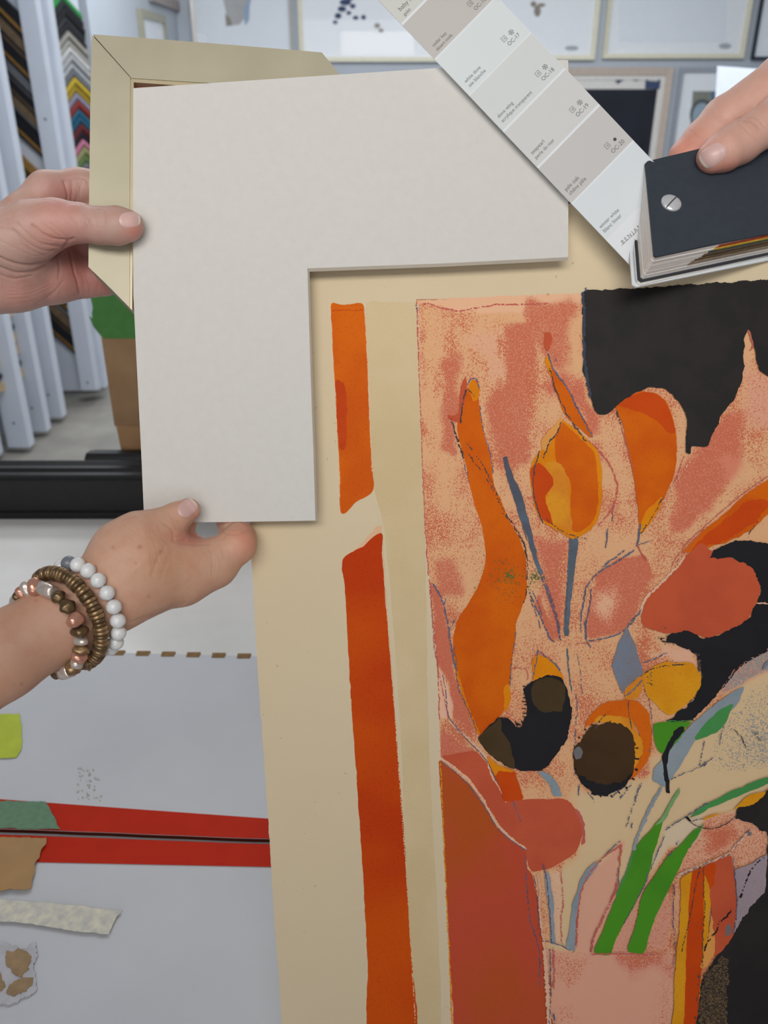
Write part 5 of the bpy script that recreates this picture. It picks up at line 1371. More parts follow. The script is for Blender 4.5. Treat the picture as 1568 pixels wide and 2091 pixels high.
class Body:
    def __init__(s): s.groups = []
    def chain(s, pts, k_union=.008, k_in=.004, zs=1.0):
        """pts: (px, py, depth, radius px)"""
        segs = []
        for (a, b) in zip(pts[:-1], pts[1:]):
            segs.append((lc(*a[:3]), lc(*b[:3]), a[3] / F * a[2], b[3] / F * b[2]))
        s.groups.append((segs, k_union, k_in, zs))
        return s
    def __call__(s, P):
        d = None
        for segs, ku, ki, zs in s.groups:
            g = None
            for a, b, ra, rb in segs:
                ab = b - a; L2 = ab @ ab + 1e-12
                t = np.clip(((P - a) @ ab) / L2, 0, 1)
                v = P - a - t[..., None] * ab
                if zs != 1.0: v = v * np.array([1, 1, zs])
                e = np.sqrt((v * v).sum(-1)) - (ra + (rb - ra) * t)
                g = e if g is None else smin(g, e, ki)
            d = g if d is None else smin(d, g, ku)
        return d
    def grad(s, P, h=2e-4):
        G = np.stack([s(P + np.eye(3)[i] * h) - s(P - np.eye(3)[i] * h) for i in range(3)], -1) / (2 * h)
        return G
    def project(s, P, it=3):
        for _ in range(it):
            g = s.grad(P); d = s(P)
            P = P - g * (d / ((g * g).sum(-1) + 1e-9))[..., None]
        return P
    def bounds(s, pad=.006):
        A = []
        for segs, *_ in s.groups:
            for a, b, ra, rb in segs: A += [a - ra, a + ra, b - rb, b + rb]
        A = np.array(A); return A.min(0) - pad, A.max(0) + pad

def surface_nets(f, lo, hi, res):
    n = np.ceil((hi - lo) / res).astype(int) + 1
    ax = [lo[i] + np.arange(n[i]) * res for i in range(3)]
    D = np.empty(n)
    for i in range(n[0]):
        G = np.stack(np.meshgrid([ax[0][i]], ax[1], ax[2], indexing='ij'), -1)
        D[i] = f(G)[0]
    S = D < 0
    cnt = np.zeros(n - 1, int); num = np.zeros(tuple(n - 1) + (3,)); den = np.zeros(n - 1)
    sl = lambda o, k: slice(o, k - 1 + o)
    corners = [(i, j, k) for i in (0, 1) for j in (0, 1) for k in (0, 1)]
    val = {c: D[sl(c[0], n[0]), sl(c[1], n[1]), sl(c[2], n[2])] for c in corners}
    for a in corners:
        for axx in range(3):
            if a[axx] == 0:
                b = list(a); b[axx] = 1; b = tuple(b)
                va, vb = val[a], val[b]
                cr = (va < 0) != (vb < 0)
                t = np.where(cr, va / np.where(cr, va - vb, 1), 0)
                for q in range(3):
                    num[..., q] += np.where(cr, a[q] + (t if q == axx else 0), 0)
                den += cr
    act = den > 0
    idx = -np.ones(n - 1, int); ii = np.argwhere(act); idx[act] = np.arange(len(ii))
    V = lo + (ii + num[act] / den[act][:, None]) * res
    Fc = []
    for axx in range(3):
        u, v = (axx + 1) % 3, (axx + 2) % 3
        A = [slice(0, n[0]), slice(0, n[1]), slice(0, n[2])]; Bs = list(A)
        A[axx] = slice(0, n[axx] - 1); Bs[axx] = slice(1, n[axx])
        e = np.argwhere(S[tuple(A)] != S[tuple(Bs)])
        e = e[(e[:, u] > 0) & (e[:, v] > 0) & (e[:, u] < n[u] - 1) & (e[:, v] < n[v] - 1)]
        du_ = np.eye(3, dtype=int)[u]; dv_ = np.eye(3, dtype=int)[v]
        q = [idx[tuple((e - du_ * i - dv_ * j).T)] for i, j in ((1, 1), (0, 1), (0, 0), (1, 0))]
        Q = np.stack(q, 1)
        ins = S[tuple(e.T)]
        Q[~ins] = Q[~ins][:, ::-1]
        Fc.append(Q)
    return V, np.concatenate(Fc)

def skin_mat(name, base, red, rough=.48):
    m, nt, b = nmat(name)
    vc = N(nt, 'ShaderNodeVertexColor'); vc.layer_name = 'skin'
    tc = N(nt, 'ShaderNodeTexCoord')
    n1 = N(nt, 'ShaderNodeTexNoise'); n1.inputs['Scale'].default_value = 130; n1.inputs['Detail'].default_value = 5
    nt.links.new(tc.outputs['Object'], n1.inputs['Vector'])
    mx = N(nt, 'ShaderNodeMix', data_type='RGBA', blend_type='MULTIPLY')
    r = N(nt, 'ShaderNodeMapRange'); r.inputs[1].default_value = .45; r.inputs[2].default_value = .75; r.inputs[4].default_value = .45
    nt.links.new(n1.outputs[0], r.inputs[0]); nt.links.new(r.outputs[0], mx.inputs[0])
    nt.links.new(vc.outputs[0], mx.inputs[6]); mx.inputs[7].default_value = (.92, .74, .68, 1)
    nt.links.new(mx.outputs[2], b.inputs['Base Color'])
    b.inputs['Roughness'].default_value = rough
    b.inputs['Specular IOR Level'].default_value = .35
    b.inputs['Subsurface Weight'].default_value = .18
    b.inputs['Subsurface Radius'].default_value = (1.0, .35, .2)
    b.inputs['Subsurface Scale'].default_value = .003
    vo = N(nt, 'ShaderNodeTexVoronoi'); vo.inputs['Scale'].default_value = 900; vo.feature = 'DISTANCE_TO_EDGE'
    nt.links.new(tc.outputs['Object'], vo.inputs['Vector'])
    n2 = N(nt, 'ShaderNodeTexNoise'); n2.inputs['Scale'].default_value = 420; n2.inputs['Detail'].default_value = 4
    nt.links.new(tc.outputs['Object'], n2.inputs['Vector'])
    ad = N(nt, 'ShaderNodeMath', operation='ADD'); nt.links.new(vo.outputs[0], ad.inputs[0]); nt.links.new(n2.outputs[0], ad.inputs[1])
    bp = N(nt, 'ShaderNodeBump'); bp.inputs['Strength'].default_value = .20; bp.inputs['Distance'].default_value = .0007
    nt.links.new(ad.outputs[0], bp.inputs['Height']); nt.links.new(bp.outputs[0], b.inputs['Normal'])
    return m

def seg_dist(X, Y, P):
    d = np.full(X.shape, 1e9)
    for (ax, ay), (bx_, by_) in zip(P[:-1], P[1:]):
        dx, dy = bx_ - ax, by_ - ay
        t = np.clip(((X - ax) * dx + (Y - ay) * dy) / (dx * dx + dy * dy + 1e-9), 0, 1)
        d = np.minimum(d, np.hypot(X - ax - t * dx, Y - ay - t * dy))
    return d

def hand(body, label, base, mname, creases=(), blots=(), res=.0013):
    lo, hi = body.bounds()
    V, Q = surface_nets(body, lo, hi, res)
    V = body.project(V, 2)
    me = bpy.data.meshes.new('t'); me.from_pydata(V.tolist(), [], Q.tolist())
    ob = bpy.data.objects.new('t', me); COL.objects.link(ob)
    md = ob.modifiers.new('s', 'SUBSURF'); md.levels = 1; md.render_levels = 1
    dg_ = bpy.context.evaluated_depsgraph_get()
    m2 = bpy.data.meshes.new_from_object(ob.evaluated_get(dg_))
    bpy.data.objects.remove(ob); bpy.data.meshes.remove(me)
    V = np.array([v.co[:] for v in m2.vertices]); Q = [list(p.vertices) for p in m2.polygons]
    bpy.data.meshes.remove(m2)
    V = body.project(V, 1)
    G = body.grad(V); G /= np.linalg.norm(G, axis=1)[:, None] + 1e-9
    X = V[:, 0] / -V[:, 2] * F + W / 2; Y = H / 2 - V[:, 1] / -V[:, 2] * F
    vd_ = -V / np.linalg.norm(V, axis=1)[:, None]
    front = np.clip((G * vd_).sum(1) * 3, 0, 1)
    col = np.ones((len(V), 3)) * s2l(base)
    off = np.zeros(len(V))
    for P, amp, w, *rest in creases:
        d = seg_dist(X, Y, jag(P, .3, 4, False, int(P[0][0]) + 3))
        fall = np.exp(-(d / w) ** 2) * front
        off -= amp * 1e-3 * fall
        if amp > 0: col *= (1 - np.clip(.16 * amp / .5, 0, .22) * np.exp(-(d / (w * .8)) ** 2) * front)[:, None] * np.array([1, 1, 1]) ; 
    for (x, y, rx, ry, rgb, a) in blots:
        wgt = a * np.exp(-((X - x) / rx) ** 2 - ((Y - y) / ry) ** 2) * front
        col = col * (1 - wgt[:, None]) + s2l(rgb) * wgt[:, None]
    V = V + G * off[:, None]
    o = mesh('person', c2w(V), Q, skin_mat(mname, base, None), smooth=True)
    at = o.data.color_attributes.new('skin', 'FLOAT_COLOR', 'POINT')
    at.data.foreach_set('color', np.concatenate([col, np.ones((len(V), 1))], 1).astype(np.float32).ravel())
    tag(o, label, 'person')
    return o

m_nail = mat('fingernail', (216, 176, 168), .36, var=.06, vscale=200, spec=.45, coat=.1)
m_niltip = mat('nail_tip', (232, 212, 192), .25, var=.02, spec=.5)
def nail(body, par, c, d, L, Wd, tipw=.16, lift=.00045):
    c = np.array(c, float); d = np.array(d, float); d /= np.linalg.norm(d); p = np.array([-d[1], d[0]])
    nu, nv = 22, 18
    V, lift_ = [], []
    for i in range(nu):
        u = -1 + 2 * i / (nu - 1)
        # rounded base and slightly squarer free edge
        prof = (1 - max(0, -u) ** 3.2 * .55 - max(0, u) ** 5 * .28)
        for j in range(nv):
            v = -1 + 2 * j / (nv - 1)
            bow = .10 * (1 - v * v) * (1 if u > 0 else 1) * u
            q = c + d * (u * L / 2 + bow * L / 2) + p * v * Wd / 2 * prof
            V.append(ray(*q)); lift_.append((1 - abs(v) ** 6) * (1 - max(0, -u) ** 6))
    R_ = np.array(V); t = np.full(len(R_), .38)
    for _ in range(60): t = t + np.clip(body(R_ * t[:, None]) * .8, -.01, .03)
    hit = np.abs(body(R_ * t[:, None])) < .0006
    t = np.where(hit, t, np.quantile(t[hit], .9))
    P = R_ * t[:, None]
    P[~hit] = body.project(P[~hit], 8)
    G = body.grad(P); G /= np.linalg.norm(G, axis=1)[:, None]
    P = P + G * ((np.array(lift_) * lift - .00012))[:, None]
    Fc, fm = [], []
    for i in range(nu - 1):
        for j in range(nv - 1):
            Fc.append([i * nv + j, (i + 1) * nv + j, (i + 1) * nv + j + 1, i * nv + j + 1]); fm.append(1 if (i + .5) / (nu - 1) > 1 - tipw else 0)
    # orientation towards the viewer
    a, b_, c_ = P[Fc[0][0]], P[Fc[0][1]], P[Fc[0][2]]
    if np.cross(b_ - a, c_ - b_) @ (-a) < 0: Fc = [f[::-1] for f in Fc]
    o = mesh('fingernail', c2w(P), Fc, [m_nail, m_niltip], par, fm=fm, smooth=True)
    return o

k2 = lambda P: [(x / 4.612, 320 + y / 4.612) for x, y in P]      # crop of the upper hand
# --- upper left hand gripping the gold corner
hb = Body()
hb.chain([(-190, 545, .520, 98), (-60, 535, .522, 96)], zs=1.25)
hb.chain([(-60, 535, .524, 92), (40, 515, .536, 76), (104, 500, .545, 64)], .012)
hb.chain([(-60, 560, .515, 76), (30, 560, .520, 74), (110, 562, .532, 56), (168, 566, .540, 40)], .012)
hb.chain([(-20, 492, .524, 40), (46, 436, .522, 38), (94, 391, .528, 38)], .010)
hb.chain([(96, 391, .528, 38), (160, 384, .5375, 37), (225, 384, .5405, 34), (300, 392, .538, 28)], .005)
hb.chain([(100, 452, .548, 36), (235, 446, .5435, 35), (300, 448, .540, 28)], .004)
hb.chain([(100, 508, .550, 36), (235, 512, .5435, 34), (292, 512, .540, 28)], .004)
hb.chain([(160, 566, .541, 36), (212, 568, .5415, 33), (262, 562, .5375, 26)], .006)
hb.chain([(-60, 505, .505, 66), (20, 492, .498, 62), (70, 470, .497, 58), (112, 456, .496, 45)], .012)
hb.chain([(112, 456, .496, 45), (160, 455, .4945, 38), (205, 461, .4925, 35.5), (240, 461, .4925, 37), (262, 461, .4930, 31)], .006, .003)
crz = []
for (P, a, w) in [
    (k2([(880, 500), (900, 600), (925, 680)]), .30, 1.6), (k2([(930, 500), (915, 560), (920, 620)]), .22, 1.5), (k2([(985, 520), (992, 580), (985, 640)]), .26, 1.5), (k2([(900, 510), (950, 495), (990, 525)]), .18, 1.5),
    (k2([(300, 640), (400, 720), (500, 770), (640, 785), (690, 770)]), .75, 2.6), (k2([(160, 620), (300, 760), (440, 830), (600, 850)]), .45, 2.4), (k2([(120, 680), (250, 800), (400, 880), (560, 890)]), .40, 2.4),
    (k2([(0, 660), (120, 690), (160, 740), (260, 860), (420, 930)]), .30, 2.4), (k2([(380, 620), (480, 690), (560, 750)]), .30, 2.0), (k2([(470, 620), (560, 700), (640, 770)]), .25, 1.8),
    (k2([(0, 950), (120, 1000), (260, 1020), (400, 1000), (560, 920), (640, 800)]), .8, 3.0), (k2([(0, 1040), (150, 1090), (320, 1080), (430, 1030)]), .7, 3.0), (k2([(0, 1110), (130, 1150), (300, 1120)]), .4, 2.4),
    (k2([(660, 900), (690, 1040), (730, 1180), (750, 1290)]), .8, 2.6), (k2([(550, 960), (560, 1060), (550, 1150)]), .35, 2.4), (k2([(350, 1380), (480, 1300), (600, 1170)]), .3, 2.2), (k2([(840, 1290), (850, 1220), (830, 1180)]), .3, 2.0), (k2([(910, 1280), (925, 1200), (930, 1160)]), .35, 2.0),
    (k2([(600, 230), (630, 330), (635, 450)]), .5, 2.6), (k2([(620, 220), (720, 200), (800, 210), (830, 260)]), .35, 2.2), (k2([(690, 230), (680, 330), (660, 440)]), .3, 2.0), (k2([(760, 240), (740, 350), (700, 440)]), .25, 2.0),
    (k2([(640, 560), (700, 640), (760, 740)]), .16, 1.5), (k2([(760, 520), (820, 600), (860, 680)]), .12, 1.4), (k2([(560, 470), (660, 560), (720, 640)]), .12, 1.4), (k2([(240, 560), (160, 610), (60, 630)]), .12, 1.6), (k2([(300, 430), (420, 400), (560, 440)]), .1, 1.6)]:
    crz.append((P, a, w))
bl1 = [(110, 470, 60, 50, (214, 146, 132), .5), (130, 400, 40, 40, (196, 126, 120), .6), (160, 560, 60, 60, (172, 100, 92), .7), (225, 575, 40, 30, (170, 96, 88), .7), (40, 600, 80, 40, (206, 138, 124), .5), (275, 475, 22, 18, (206, 120, 108), .6), (150, 520, 30, 30, (160, 92, 86), .6)]
def family(A, Bc, n, amp, w, jit=1.2, seed=1):
    r_ = np.random.default_rng(seed); A = np.array(A, float); Bc = np.array(Bc, float); out = []
    for k in range(n):
        t = (k + .5) / n + r_.normal(0, .25 / n)
        P = A * (1 - t) + Bc * t + r_.normal(0, jit, A.shape)
        i0 = r_.integers(0, 2) if len(P) > 3 else 0
        out.append(([tuple(q) for q in P[i0:]], amp * r_.uniform(.6, 1.3), w * r_.uniform(.8, 1.2)))
    return out
crz += family(k2([(60, 560), (260, 640), (430, 720), (600, 760)]), k2([(0, 800), (150, 880), (330, 950), (520, 900)]), 9, .16, 1.5, 1.0, 2)
crz += family(k2([(560, 440), (660, 520), (740, 640)]), k2([(880, 500), (905, 580), (930, 690)]), 6, .10, 1.3, .8, 3)
crz += family(k2([(20, 520), (160, 470), (330, 420)]), k2([(60, 620), (240, 560), (430, 500)]), 7, .08, 1.4, .8, 4)
crz += family(k2([(600, 230), (620, 330), (640, 440)]), k2([(800, 220), (770, 330), (740, 450)]), 6, .22, 1.8, 1.0, 5)
crz += family(k2([(100, 1180), (250, 1190), (420, 1130)]), k2([(60, 1400), (300, 1370), (520, 1260)]), 6, .12, 2.0, 1.2, 6)
crz += family(k2([(760, 1290), (780, 1200), (770, 1120)]), k2([(920, 1290), (915, 1200), (900, 1120)]), 4, .16, 1.7, .8, 7)
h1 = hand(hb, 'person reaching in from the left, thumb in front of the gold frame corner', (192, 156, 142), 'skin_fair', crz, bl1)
nail(hb, h1, (264, 448.5), (.985, -.13), 40, 33, .11)

# --- lower left hand with bracelets pinching the mat
k4 = lambda P: [(x / 2.8, 980 + y / 2.8) for x, y in P]
gb = Body()
gb.chain([(-230, 1468, .430, 104), (-100, 1400, .440, 97), (0, 1341, .450, 89), (120, 1270, .459, 79), (225, 1204, .466, 72)], zs=1.35)
gb.chain([(225, 1204, .467, 70), (275, 1150, .474, 83), (325, 1148, .482, 66), (362, 1158, .489, 50)], .012, zs=1.15)
gb.chain([(240, 1210, .470, 62), (300, 1186, .478, 66), (370, 1178, .488, 56), (430, 1156, .497, 44)], .014, zs=1.1)
gb.chain([(250, 1125, .474, 58), (292, 1098, .478, 52), (330, 1082, .482, 40)], .010)
gb.chain([(326, 1078, .481, 40), (360, 1056, .4845, 29), (385, 1041, .4885, 24)], .004, .003)
gb.chain([(364, 1159, .489, 51), (440, 1148, .4935, 40), (484, 1112, .4965, 38)], .010, .004)
gb.chain([(484, 1113, .4965, 38), (490, 1099, .5010, 32), (480, 1075, .5085, 25), (464, 1058, .5120, 19)], .003, .002)
gb.chain([(330, 1128, .497, 30), (362, 1108, .505, 20), (404, 1103, .511, 10)], .004, .003)
gb.chain([(340, 1122, .498, 26), (372, 1096, .508, 22), (386, 1058, .513, 19)], .004, .003)
gb.chain([(390, 1165, .506, 34), (440, 1150, .5085, 22), (470, 1112, .5105, 18), (456, 1062, .516, 15)], .004, .003)
gb.chain([(370, 1190, .504, 34), (418, 1172, .510, 24), (446, 1140, .5145, 16)], .004, .003)
gb.chain([(340, 1205, .500, 32), (390, 1192, .508, 24), (430, 1160, .515, 20), (432, 1145, .517, 14)], .004, .003)
crg = [(k4(P), a, w) for P, a, w in [
    ([(1060, 345), (1010, 350), (990, 340)], .5, 2.4), ([(990, 350), (985, 290), (940, 250)], .3, 3.0), ([(1000, 360), (1100, 370), (1200, 365)], .3, 2.4),
    ([(905, 260), (930, 330), (960, 370)], .2, 2.4), ([(940, 380), (900, 450), (870, 540)], .22, 4), ([(1000, 400), (950, 470), (920, 560)], .18, 4),
    ([(1240, 250), (1280, 300), (1340, 310), (1420, 290)], .3, 2.2), ([(1265, 345), (1300, 310)], .25, 2.0), ([(1240, 420), (1260, 470), (1255, 530)], .14, 2.0), ([(1200, 400), (1215, 460), (1210, 540)], .12, 2.0),
    ([(740, 815), (860, 775), (960, 740), (1060, 700)], .25, 2.4), ([(860, 780), (920, 765), (980, 720)], .3, 2.0), ([(700, 230), (760, 215), (800, 205)], .2, 2.4), ([(780, 215), (770, 205), (760, 212)], .3, 2.0),
    ([(1015, 175), (1050, 215), (1100, 220)], .22, 1.6), ([(960, 190), (990, 230), (1010, 280)], .15, 1.8), ([(1150, 440), (1120, 520), (1060, 600)], .12, 3), ([(560, 430), (620, 420), (700, 380)], -.15, 7), ([(1000, 370), (900, 400), (760, 520)], -.35, 9)]]
bl2 = [(386, 1035, 26, 24, (222, 158, 140), .5), (500, 1100, 30, 40, (216, 140, 116), .6), (330, 1115, 50, 40, (214, 152, 130), .4), (285, 1117, 5, 4, (150, 92, 70), .7), (231, 1118, 4, 4, (176, 122, 96), .6), (277, 1150, 3, 3, (160, 104, 80), .6), (318, 1146, 4, 4, (160, 104, 80), .5), (385, 1098, 30, 16, (196, 112, 104), .7),
       (330, 1150, 70, 60, (206, 158, 122), .5), (50, 1330, 110, 120, (176, 132, 108), .75), (73, 1226, 3, 3, (170, 112, 90), .6), (44, 1397, 3, 3, (150, 96, 76), .6), (328, 1127, 4, 4, (170, 116, 90), .5), (303, 1218, 3, 3, (160, 110, 84), .5)]  # wide forearm blot: the photographer's shade painted into the skin colour
crg += family(k4([(930, 260), (960, 330), (990, 400)]), k4([(820, 330), (850, 430), (870, 520)]), 7, .10, 1.5, 1.0, 12)
crg += family(k4([(860, 420), (960, 400), (1060, 420)]), k4([(820, 640), (930, 620), (1050, 600)]), 8, .07, 1.5, 1.2, 13)
crg += family(k4([(1180, 380), (1200, 450), (1190, 560)]), k4([(1330, 330), (1370, 400), (1380, 440)]), 7, .09, 1.4, .8, 14)
crg += family(k4([(700, 240), (760, 280), (820, 330)]), k4([(600, 360), (680, 420), (760, 470)]), 6, .06, 1.6, 1.0, 15)
crg += family(k4([(960, 190), (1000, 230), (1030, 280)]), k4([(1030, 170), (1070, 220), (1120, 230)]), 4, .10, 1.3, .6, 16)
crg += family(k4([(780, 790), (900, 740), (1040, 680)]), k4([(780, 830), (920, 780), (1080, 700)]), 3, .14, 1.6, .8, 17)
crg += family(k4([(560, 540), (600, 640), (640, 760)]), k4([(720, 560), (750, 660), (760, 760)]), 3, .08, 1.8, .8, 18)
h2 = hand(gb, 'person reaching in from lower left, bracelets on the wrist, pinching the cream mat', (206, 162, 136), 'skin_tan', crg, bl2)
nail(gb, h2, (382, 1038), (.74, -.67), 36, 35, .10)

# --- right hand holding the paint deck
kb = Body()
def on_cover(px, py, r):
    d0 = -DP.pt(px, py)[2]
    return (px, py, d0 - r / F * .455 / .909 * .96, r)
t0_ = on_cover(1454, 322, 31); t1_ = on_cover(1510, 292, 40)
kb.chain([t0_, on_cover(1478, 310, 37), t1_, (1600, 232, t1_[2] + .002, 44), (1720, 150, t1_[2] + .008, 54), (1790, 120, .47, 70)], .010, .004)
kb.chain([(1400, 322, .506, 36), (1440, 288, .503, 42), (1480, 246, .500, 45), (1600, 162, .496, 50), (1740, 90, .492, 60), (1800, 90, .486, 70)], .006, .004)
kb.chain([(1790, 120, .476, 80), (1900, 80, .480, 110), (2000, 40, .480, 100)], .02)
for (x, y) in ((1610, 345), (1650, 290), (1690, 240)):
    kb.chain([(x, y, .520, 30), (x + 60, y - 30, .518, 34), (1800, 120 + (y - 240) * .5, .494, 44)], .006)
k5 = lambda P: [(1200 + x / 4.182, 120 + y / 4.182) for x, y in P]
crk = [(k5(P), a, w) for P, a, w in [([(1280, 560), (1330, 590), (1380, 640)], .2, 2.0), ([(1340, 530), (1400, 540), (1460, 590)], .28, 2.2), ([(1370, 500), (1440, 510), (1490, 560)], .2, 2.0), ([(1290, 520), (1310, 500)], .3, 2.4), ([(870, 620), (920, 650), (960, 690)], .18, 2.2), ([(1240, 470), (1260, 500), (1290, 530)], .2, 2.2), ([(1190, 720), (1200, 800), (1190, 870)], .1, 2)]]
bl3 = [(1400, 300, 60, 50, (226, 144, 122), .6), (1500, 345, 60, 20, (214, 128, 108), .6), (1440, 345, 20, 14, (226, 150, 130), .5)]
crk += family(k5([(1260, 520), (1320, 570), (1390, 650)]), k5([(1400, 470), (1480, 520), (1539, 590)]), 7, .10, 1.5, .8, 22)
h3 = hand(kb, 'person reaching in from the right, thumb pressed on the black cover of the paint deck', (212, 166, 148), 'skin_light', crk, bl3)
nail(kb, h3, (1457, 316), (-.80, .58), 54, 42, .08)

# ------------------------------------------------------------------ bracelets
def howlite():
    m, nt, b = nmat('white_howlite')
    tc = N(nt, 'ShaderNodeTexCoord'); oi = N(nt, 'ShaderNodeObjectInfo')
    n1 = N(nt, 'ShaderNodeTexNoise'); n1.inputs['Scale'].default_value = 170; n1.inputs['Detail'].default_value = 4; n1.inputs['Distortion'].default_value = 1.2
    nt.links.new(tc.outputs['Object'], n1.inputs['Vector'])
    s_ = N(nt, 'ShaderNodeMath', operation='SUBTRACT'); s_.inputs[1].default_value = .5; nt.links.new(n1.outputs[0], s_.inputs[0])
    a_ = N(nt, 'ShaderNodeMath', operation='ABSOLUTE'); nt.links.new(s_.outputs[0], a_.inputs[0])
    r = N(nt, 'ShaderNodeMapRange'); r.inputs[1].default_value = .0; r.inputs[2].default_value = .018; r.inputs[3].default_value = .35; r.inputs[4].default_value = 0
    nt.links.new(a_.outputs[0], r.inputs[0])
    mx = N(nt, 'ShaderNodeMix', data_type='RGBA'); mx.inputs[6].default_value = (*s2l((232, 232, 230)), 1); mx.inputs[7].default_value = (*s2l((120, 124, 130)), 1)
    nt.links.new(r.outputs[0], mx.inputs[0]); nt.links.new(mx.outputs[2], b.inputs['Base Color'])
    b.inputs['Roughness'].default_value = .25; b.inputs['Coat Weight'].default_value = .3
    return m
m_how = howlite()
m_hgrey = mat('grey_howlite', (120, 124, 132), .25, var=.35, vscale=150)
m_brz = mat('antique_bronze', (168, 138, 100), .32, metal=.6, var=.3, vscale=300, dark=(110, 84, 58))
m_cop = mat('rose_copper', (218, 160, 136), .24, metal=.6, var=.12, vscale=250, bump=.3, bscale=300)
m_sil = mat('worn_silver', (218, 204, 192), .26, metal=.6, var=.15, vscale=250, bump=.3, bscale=400)
m_drk = mat('dark_brass', (116, 94, 66), .3, metal=.6, var=.3, vscale=250, bump=.3, bscale=300)

def lathe(prof, n=26):
    V, Fc = [], []
    for r, h in prof:
        for k in range(n):
            a = 2 * math.pi * k / n; V.append((r * math.cos(a), r * math.sin(a), h))
    for i in range(len(prof) - 1):
        for k in range(n): Fc.append([i * n + k, i * n + (k + 1) % n, (i + 1) * n + (k + 1) % n, (i + 1) * n + k])
    Fc.append(list(range(n))[::-1]); Fc.append([(len(prof) - 1) * n + k for k in range(n)])
    return np.array(V), Fc
SPH = [(max(.02, math.sin(t)), -math.cos(t)) for t in np.linspace(.0, math.pi, 21)]
DISC = [(.35, -1), (.86, -1), (.97, -.6), (1, 0), (.97, .6), (.86, 1), (.35, 1)]
BARR = [(.4, -1), (.72, -.98), (.86, -.8), (.9, 0), (.86, .8), (.72, .98), (.4, 1)]
BICO = [(.3, -1), (.55, -.9), (.62, -.7), (1, -.15), (1, .15), (.62, .7), (.55, .9), (.3, 1)]
NUG = [(.3, -1), (.7, -.85), (.95, -.4), (1, .1), (.85, .6), (.6, .92), (.3, 1)]

def ring(C, half_c, b_perp, bz, cdir, pdir, depth, npts=720):
    """closed loop round the wrist; coordinates in photo pixels at the wrist's distance"""
    s = depth / F
    cen = lc(C[0], C[1], depth)
    c3_ = np.array([cdir[0], -cdir[1], 0]) * s; p3 = np.array([pdir[0], -pdir[1], 0]) * s
    th = np.linspace(0, 2 * math.pi, npts, endpoint=False)
    P = cen + np.cos(th)[:, None] * c3_ * half_c + np.sin(th)[:, None] * (p3 * b_perp + np.array([0, 0, 1]) * s * bz)
    return th, P
def bracelet(label, name, C, half_c, bp, bz, cdir, pdir, depth, beads, start=0.0):
    """beads: function(i) -> (profile, radius px, length px, material, name) until the loop is full"""
    th, P = ring(C, half_c, bp, bz, cdir, pdir, depth)
    Pw = c2w(P)
    seg = np.linalg.norm(np.roll(Pw, -1, 0) - Pw, axis=1); S = np.concatenate([[0], np.cumsum(seg)]); tot = S[-1]
    e = empty(name, Pw.mean(0)); tag(e, label, 'bracelet', 'bracelets on the lower wrist')
    s = depth / F
    lst = []; acc = 0; i = 0
    while True:
        b_ = beads(i); L = b_[2] * s
        if acc + L > tot: break
        lst.append((acc + L / 2, b_)); acc += L; i += 1
    gap = (tot - acc) / len(lst)
    Pc = np.concatenate([Pw, Pw[:1]])
    at = lambda q: np.array([np.interp(q % tot, S, Pc[:, k]) for k in range(3)])
    # cord
    V, Fc = [], []; m_ = 90; 
    cen = Pw.mean(0)
    for k in range(m_):
        q = tot * k / m_; c_ = at(q); t_ = at(q + .0005) - at(q - .0005); t_ /= np.linalg.norm(t_)
        r_ = c_ - cen; r_ -= t_ * (r_ @ t_); r_ /= np.linalg.norm(r_); w_ = np.cross(t_, r_)
        for j in range(6): V.append(c_ + (r_ * math.cos(j * math.pi / 3) + w_ * math.sin(j * math.pi / 3)) * .0006)
    for k in range(m_):
        for j in range(6): Fc.append([k * 6 + j, k * 6 + (j + 1) % 6, ((k + 1) % m_) * 6 + (j + 1) % 6, ((k + 1) % m_) * 6 + j])
    mesh('cord', V, Fc, m_hgrey, e)
    for k, (q, (prof, r, L, m, nm)) in enumerate(lst):
        q = q + gap * k + start
        c_ = at(q); t_ = at(q + .0006) - at(q - .0006); t_ /= np.linalg.norm(t_)
        r_ = c_ - cen; r_ -= t_ * (r_ @ t_); r_ /= np.linalg.norm(r_); w_ = np.cross(t_, r_)
        V, Fc = lathe(prof)
        V = V * np.array([r * s, r * s, L * s / 2 * .98])
        if nm == 'metal_bead': V = V * (1 + .07 * np.sin(V[:, :1] * 900 + k) + .06 * np.sin(V[:, 1:2] * 1100 + 2 * k + V[:, 2:] * 500))
        V = V[:, :1] * r_ + V[:, 1:2] * w_ + V[:, 2:] * t_ + c_
        # each bead has its own origin so the stone pattern differs
        O = np.array(e.location)
        o = mesh(nm, V - c_ + O, Fc, m, e, smooth=True); o.location = Vector((c_ - O).tolist())
    return e, at, tot
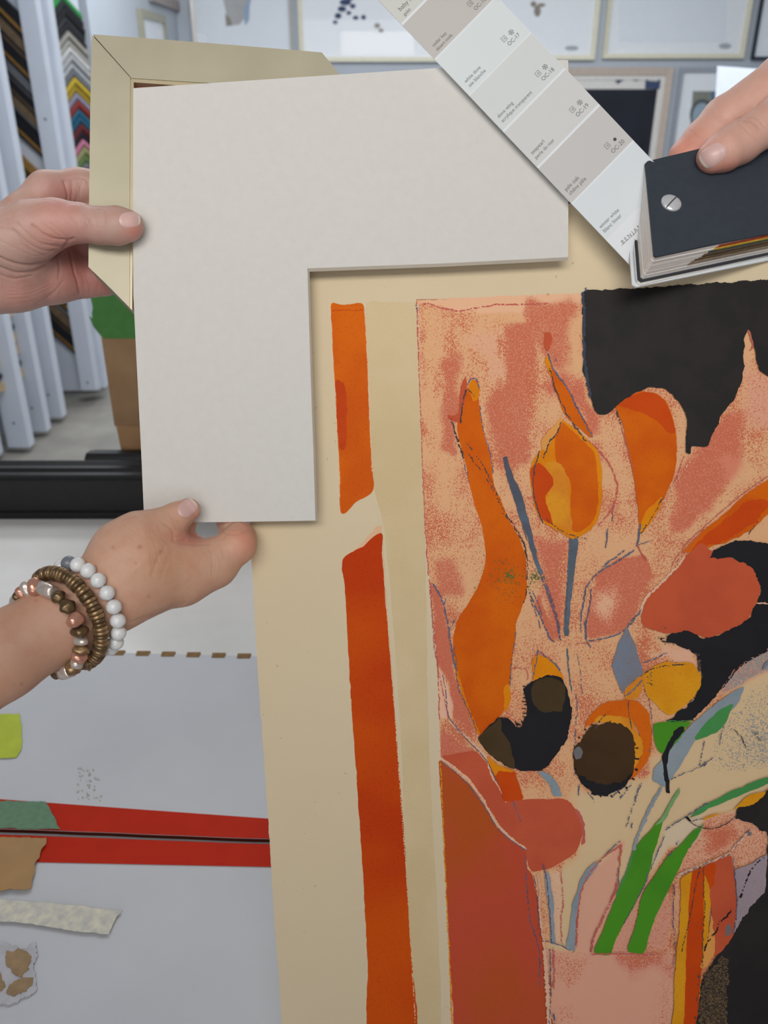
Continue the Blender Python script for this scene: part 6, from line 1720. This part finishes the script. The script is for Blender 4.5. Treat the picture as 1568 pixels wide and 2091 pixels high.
rb = np.random.default_rng(21)
def wbead(i): return (SPH, 15.8, 30.5, m_hgrey if i == 8 else m_how, 'stone_bead')
bracelet('bracelet of round white marbled stone beads, closest to the hand', 'stone_bracelet', (176, 1240), 97, 73, 66, (.533, .846), (.846, -.533), .463, wbead, .003)
def dbead(i):
    k = i % 13
    return (DISC, 15.5 if k % 4 else 13.0, 8.2 if k != 6 else 13.0, m_brz if k % 3 else m_drk, 'metal_disc')
bracelet('bracelet of stacked antique bronze discs, in the middle on the wrist', 'disc_bracelet', (136, 1263), 100, 80, 62, (.525, .851), (.851, -.525), .459, dbead)
NG = [(NUG, 17, 22, m_brz), (SPH, 15, 20, m_sil), (NUG, 17, 22, m_cop), (SPH, 16, 20, m_brz), (SPH, 15, 20, m_sil), (NUG, 17, 20, m_drk), (NUG, 18, 29, m_cop), (BICO, 17, 30, m_drk), (BICO, 15, 25, m_drk), (BARR, 16, 43, m_sil), (NUG, 18, 28, m_cop), (SPH, 16, 24, m_sil), (NUG, 15, 20, m_cop), (NUG, 15, 16, m_drk), (SPH, 17, 26, m_sil)]
def nbead(i):
    p = NG[i % len(NG)]; return (*p, 'metal_bead')
_, at3, tot3 = bracelet('bracelet of chunky copper and silver beads, farthest up the forearm', 'metal_bead_bracelet', (97, 1287), 93, 84, 64, (.515, .857), (.857, -.515), .455, nbead)
# little charm ring hanging from the copper bracelet
cc = c2w(lc(182, 1362, .4505)); V, Fc = [], []
for i in range(24):
    for j in range(8):
        a, b_ = 2 * math.pi * i / 24, 2 * math.pi * j / 8
        rr = .0014 + .00035 * math.cos(b_)
        V.append(cc + B @ np.array([rr * math.cos(a) * .8, rr * math.sin(a) * 1.3, .00035 * math.sin(b_)]))
for i in range(24):
    for j in range(8): Fc.append([i * 8 + j, ((i + 1) % 24) * 8 + j, ((i + 1) % 24) * 8 + (j + 1) % 8, i * 8 + (j + 1) % 8])
mesh('charm_ring', V, Fc, m_drk, bpy.data.objects['metal_bead_bracelet'], smooth=True)
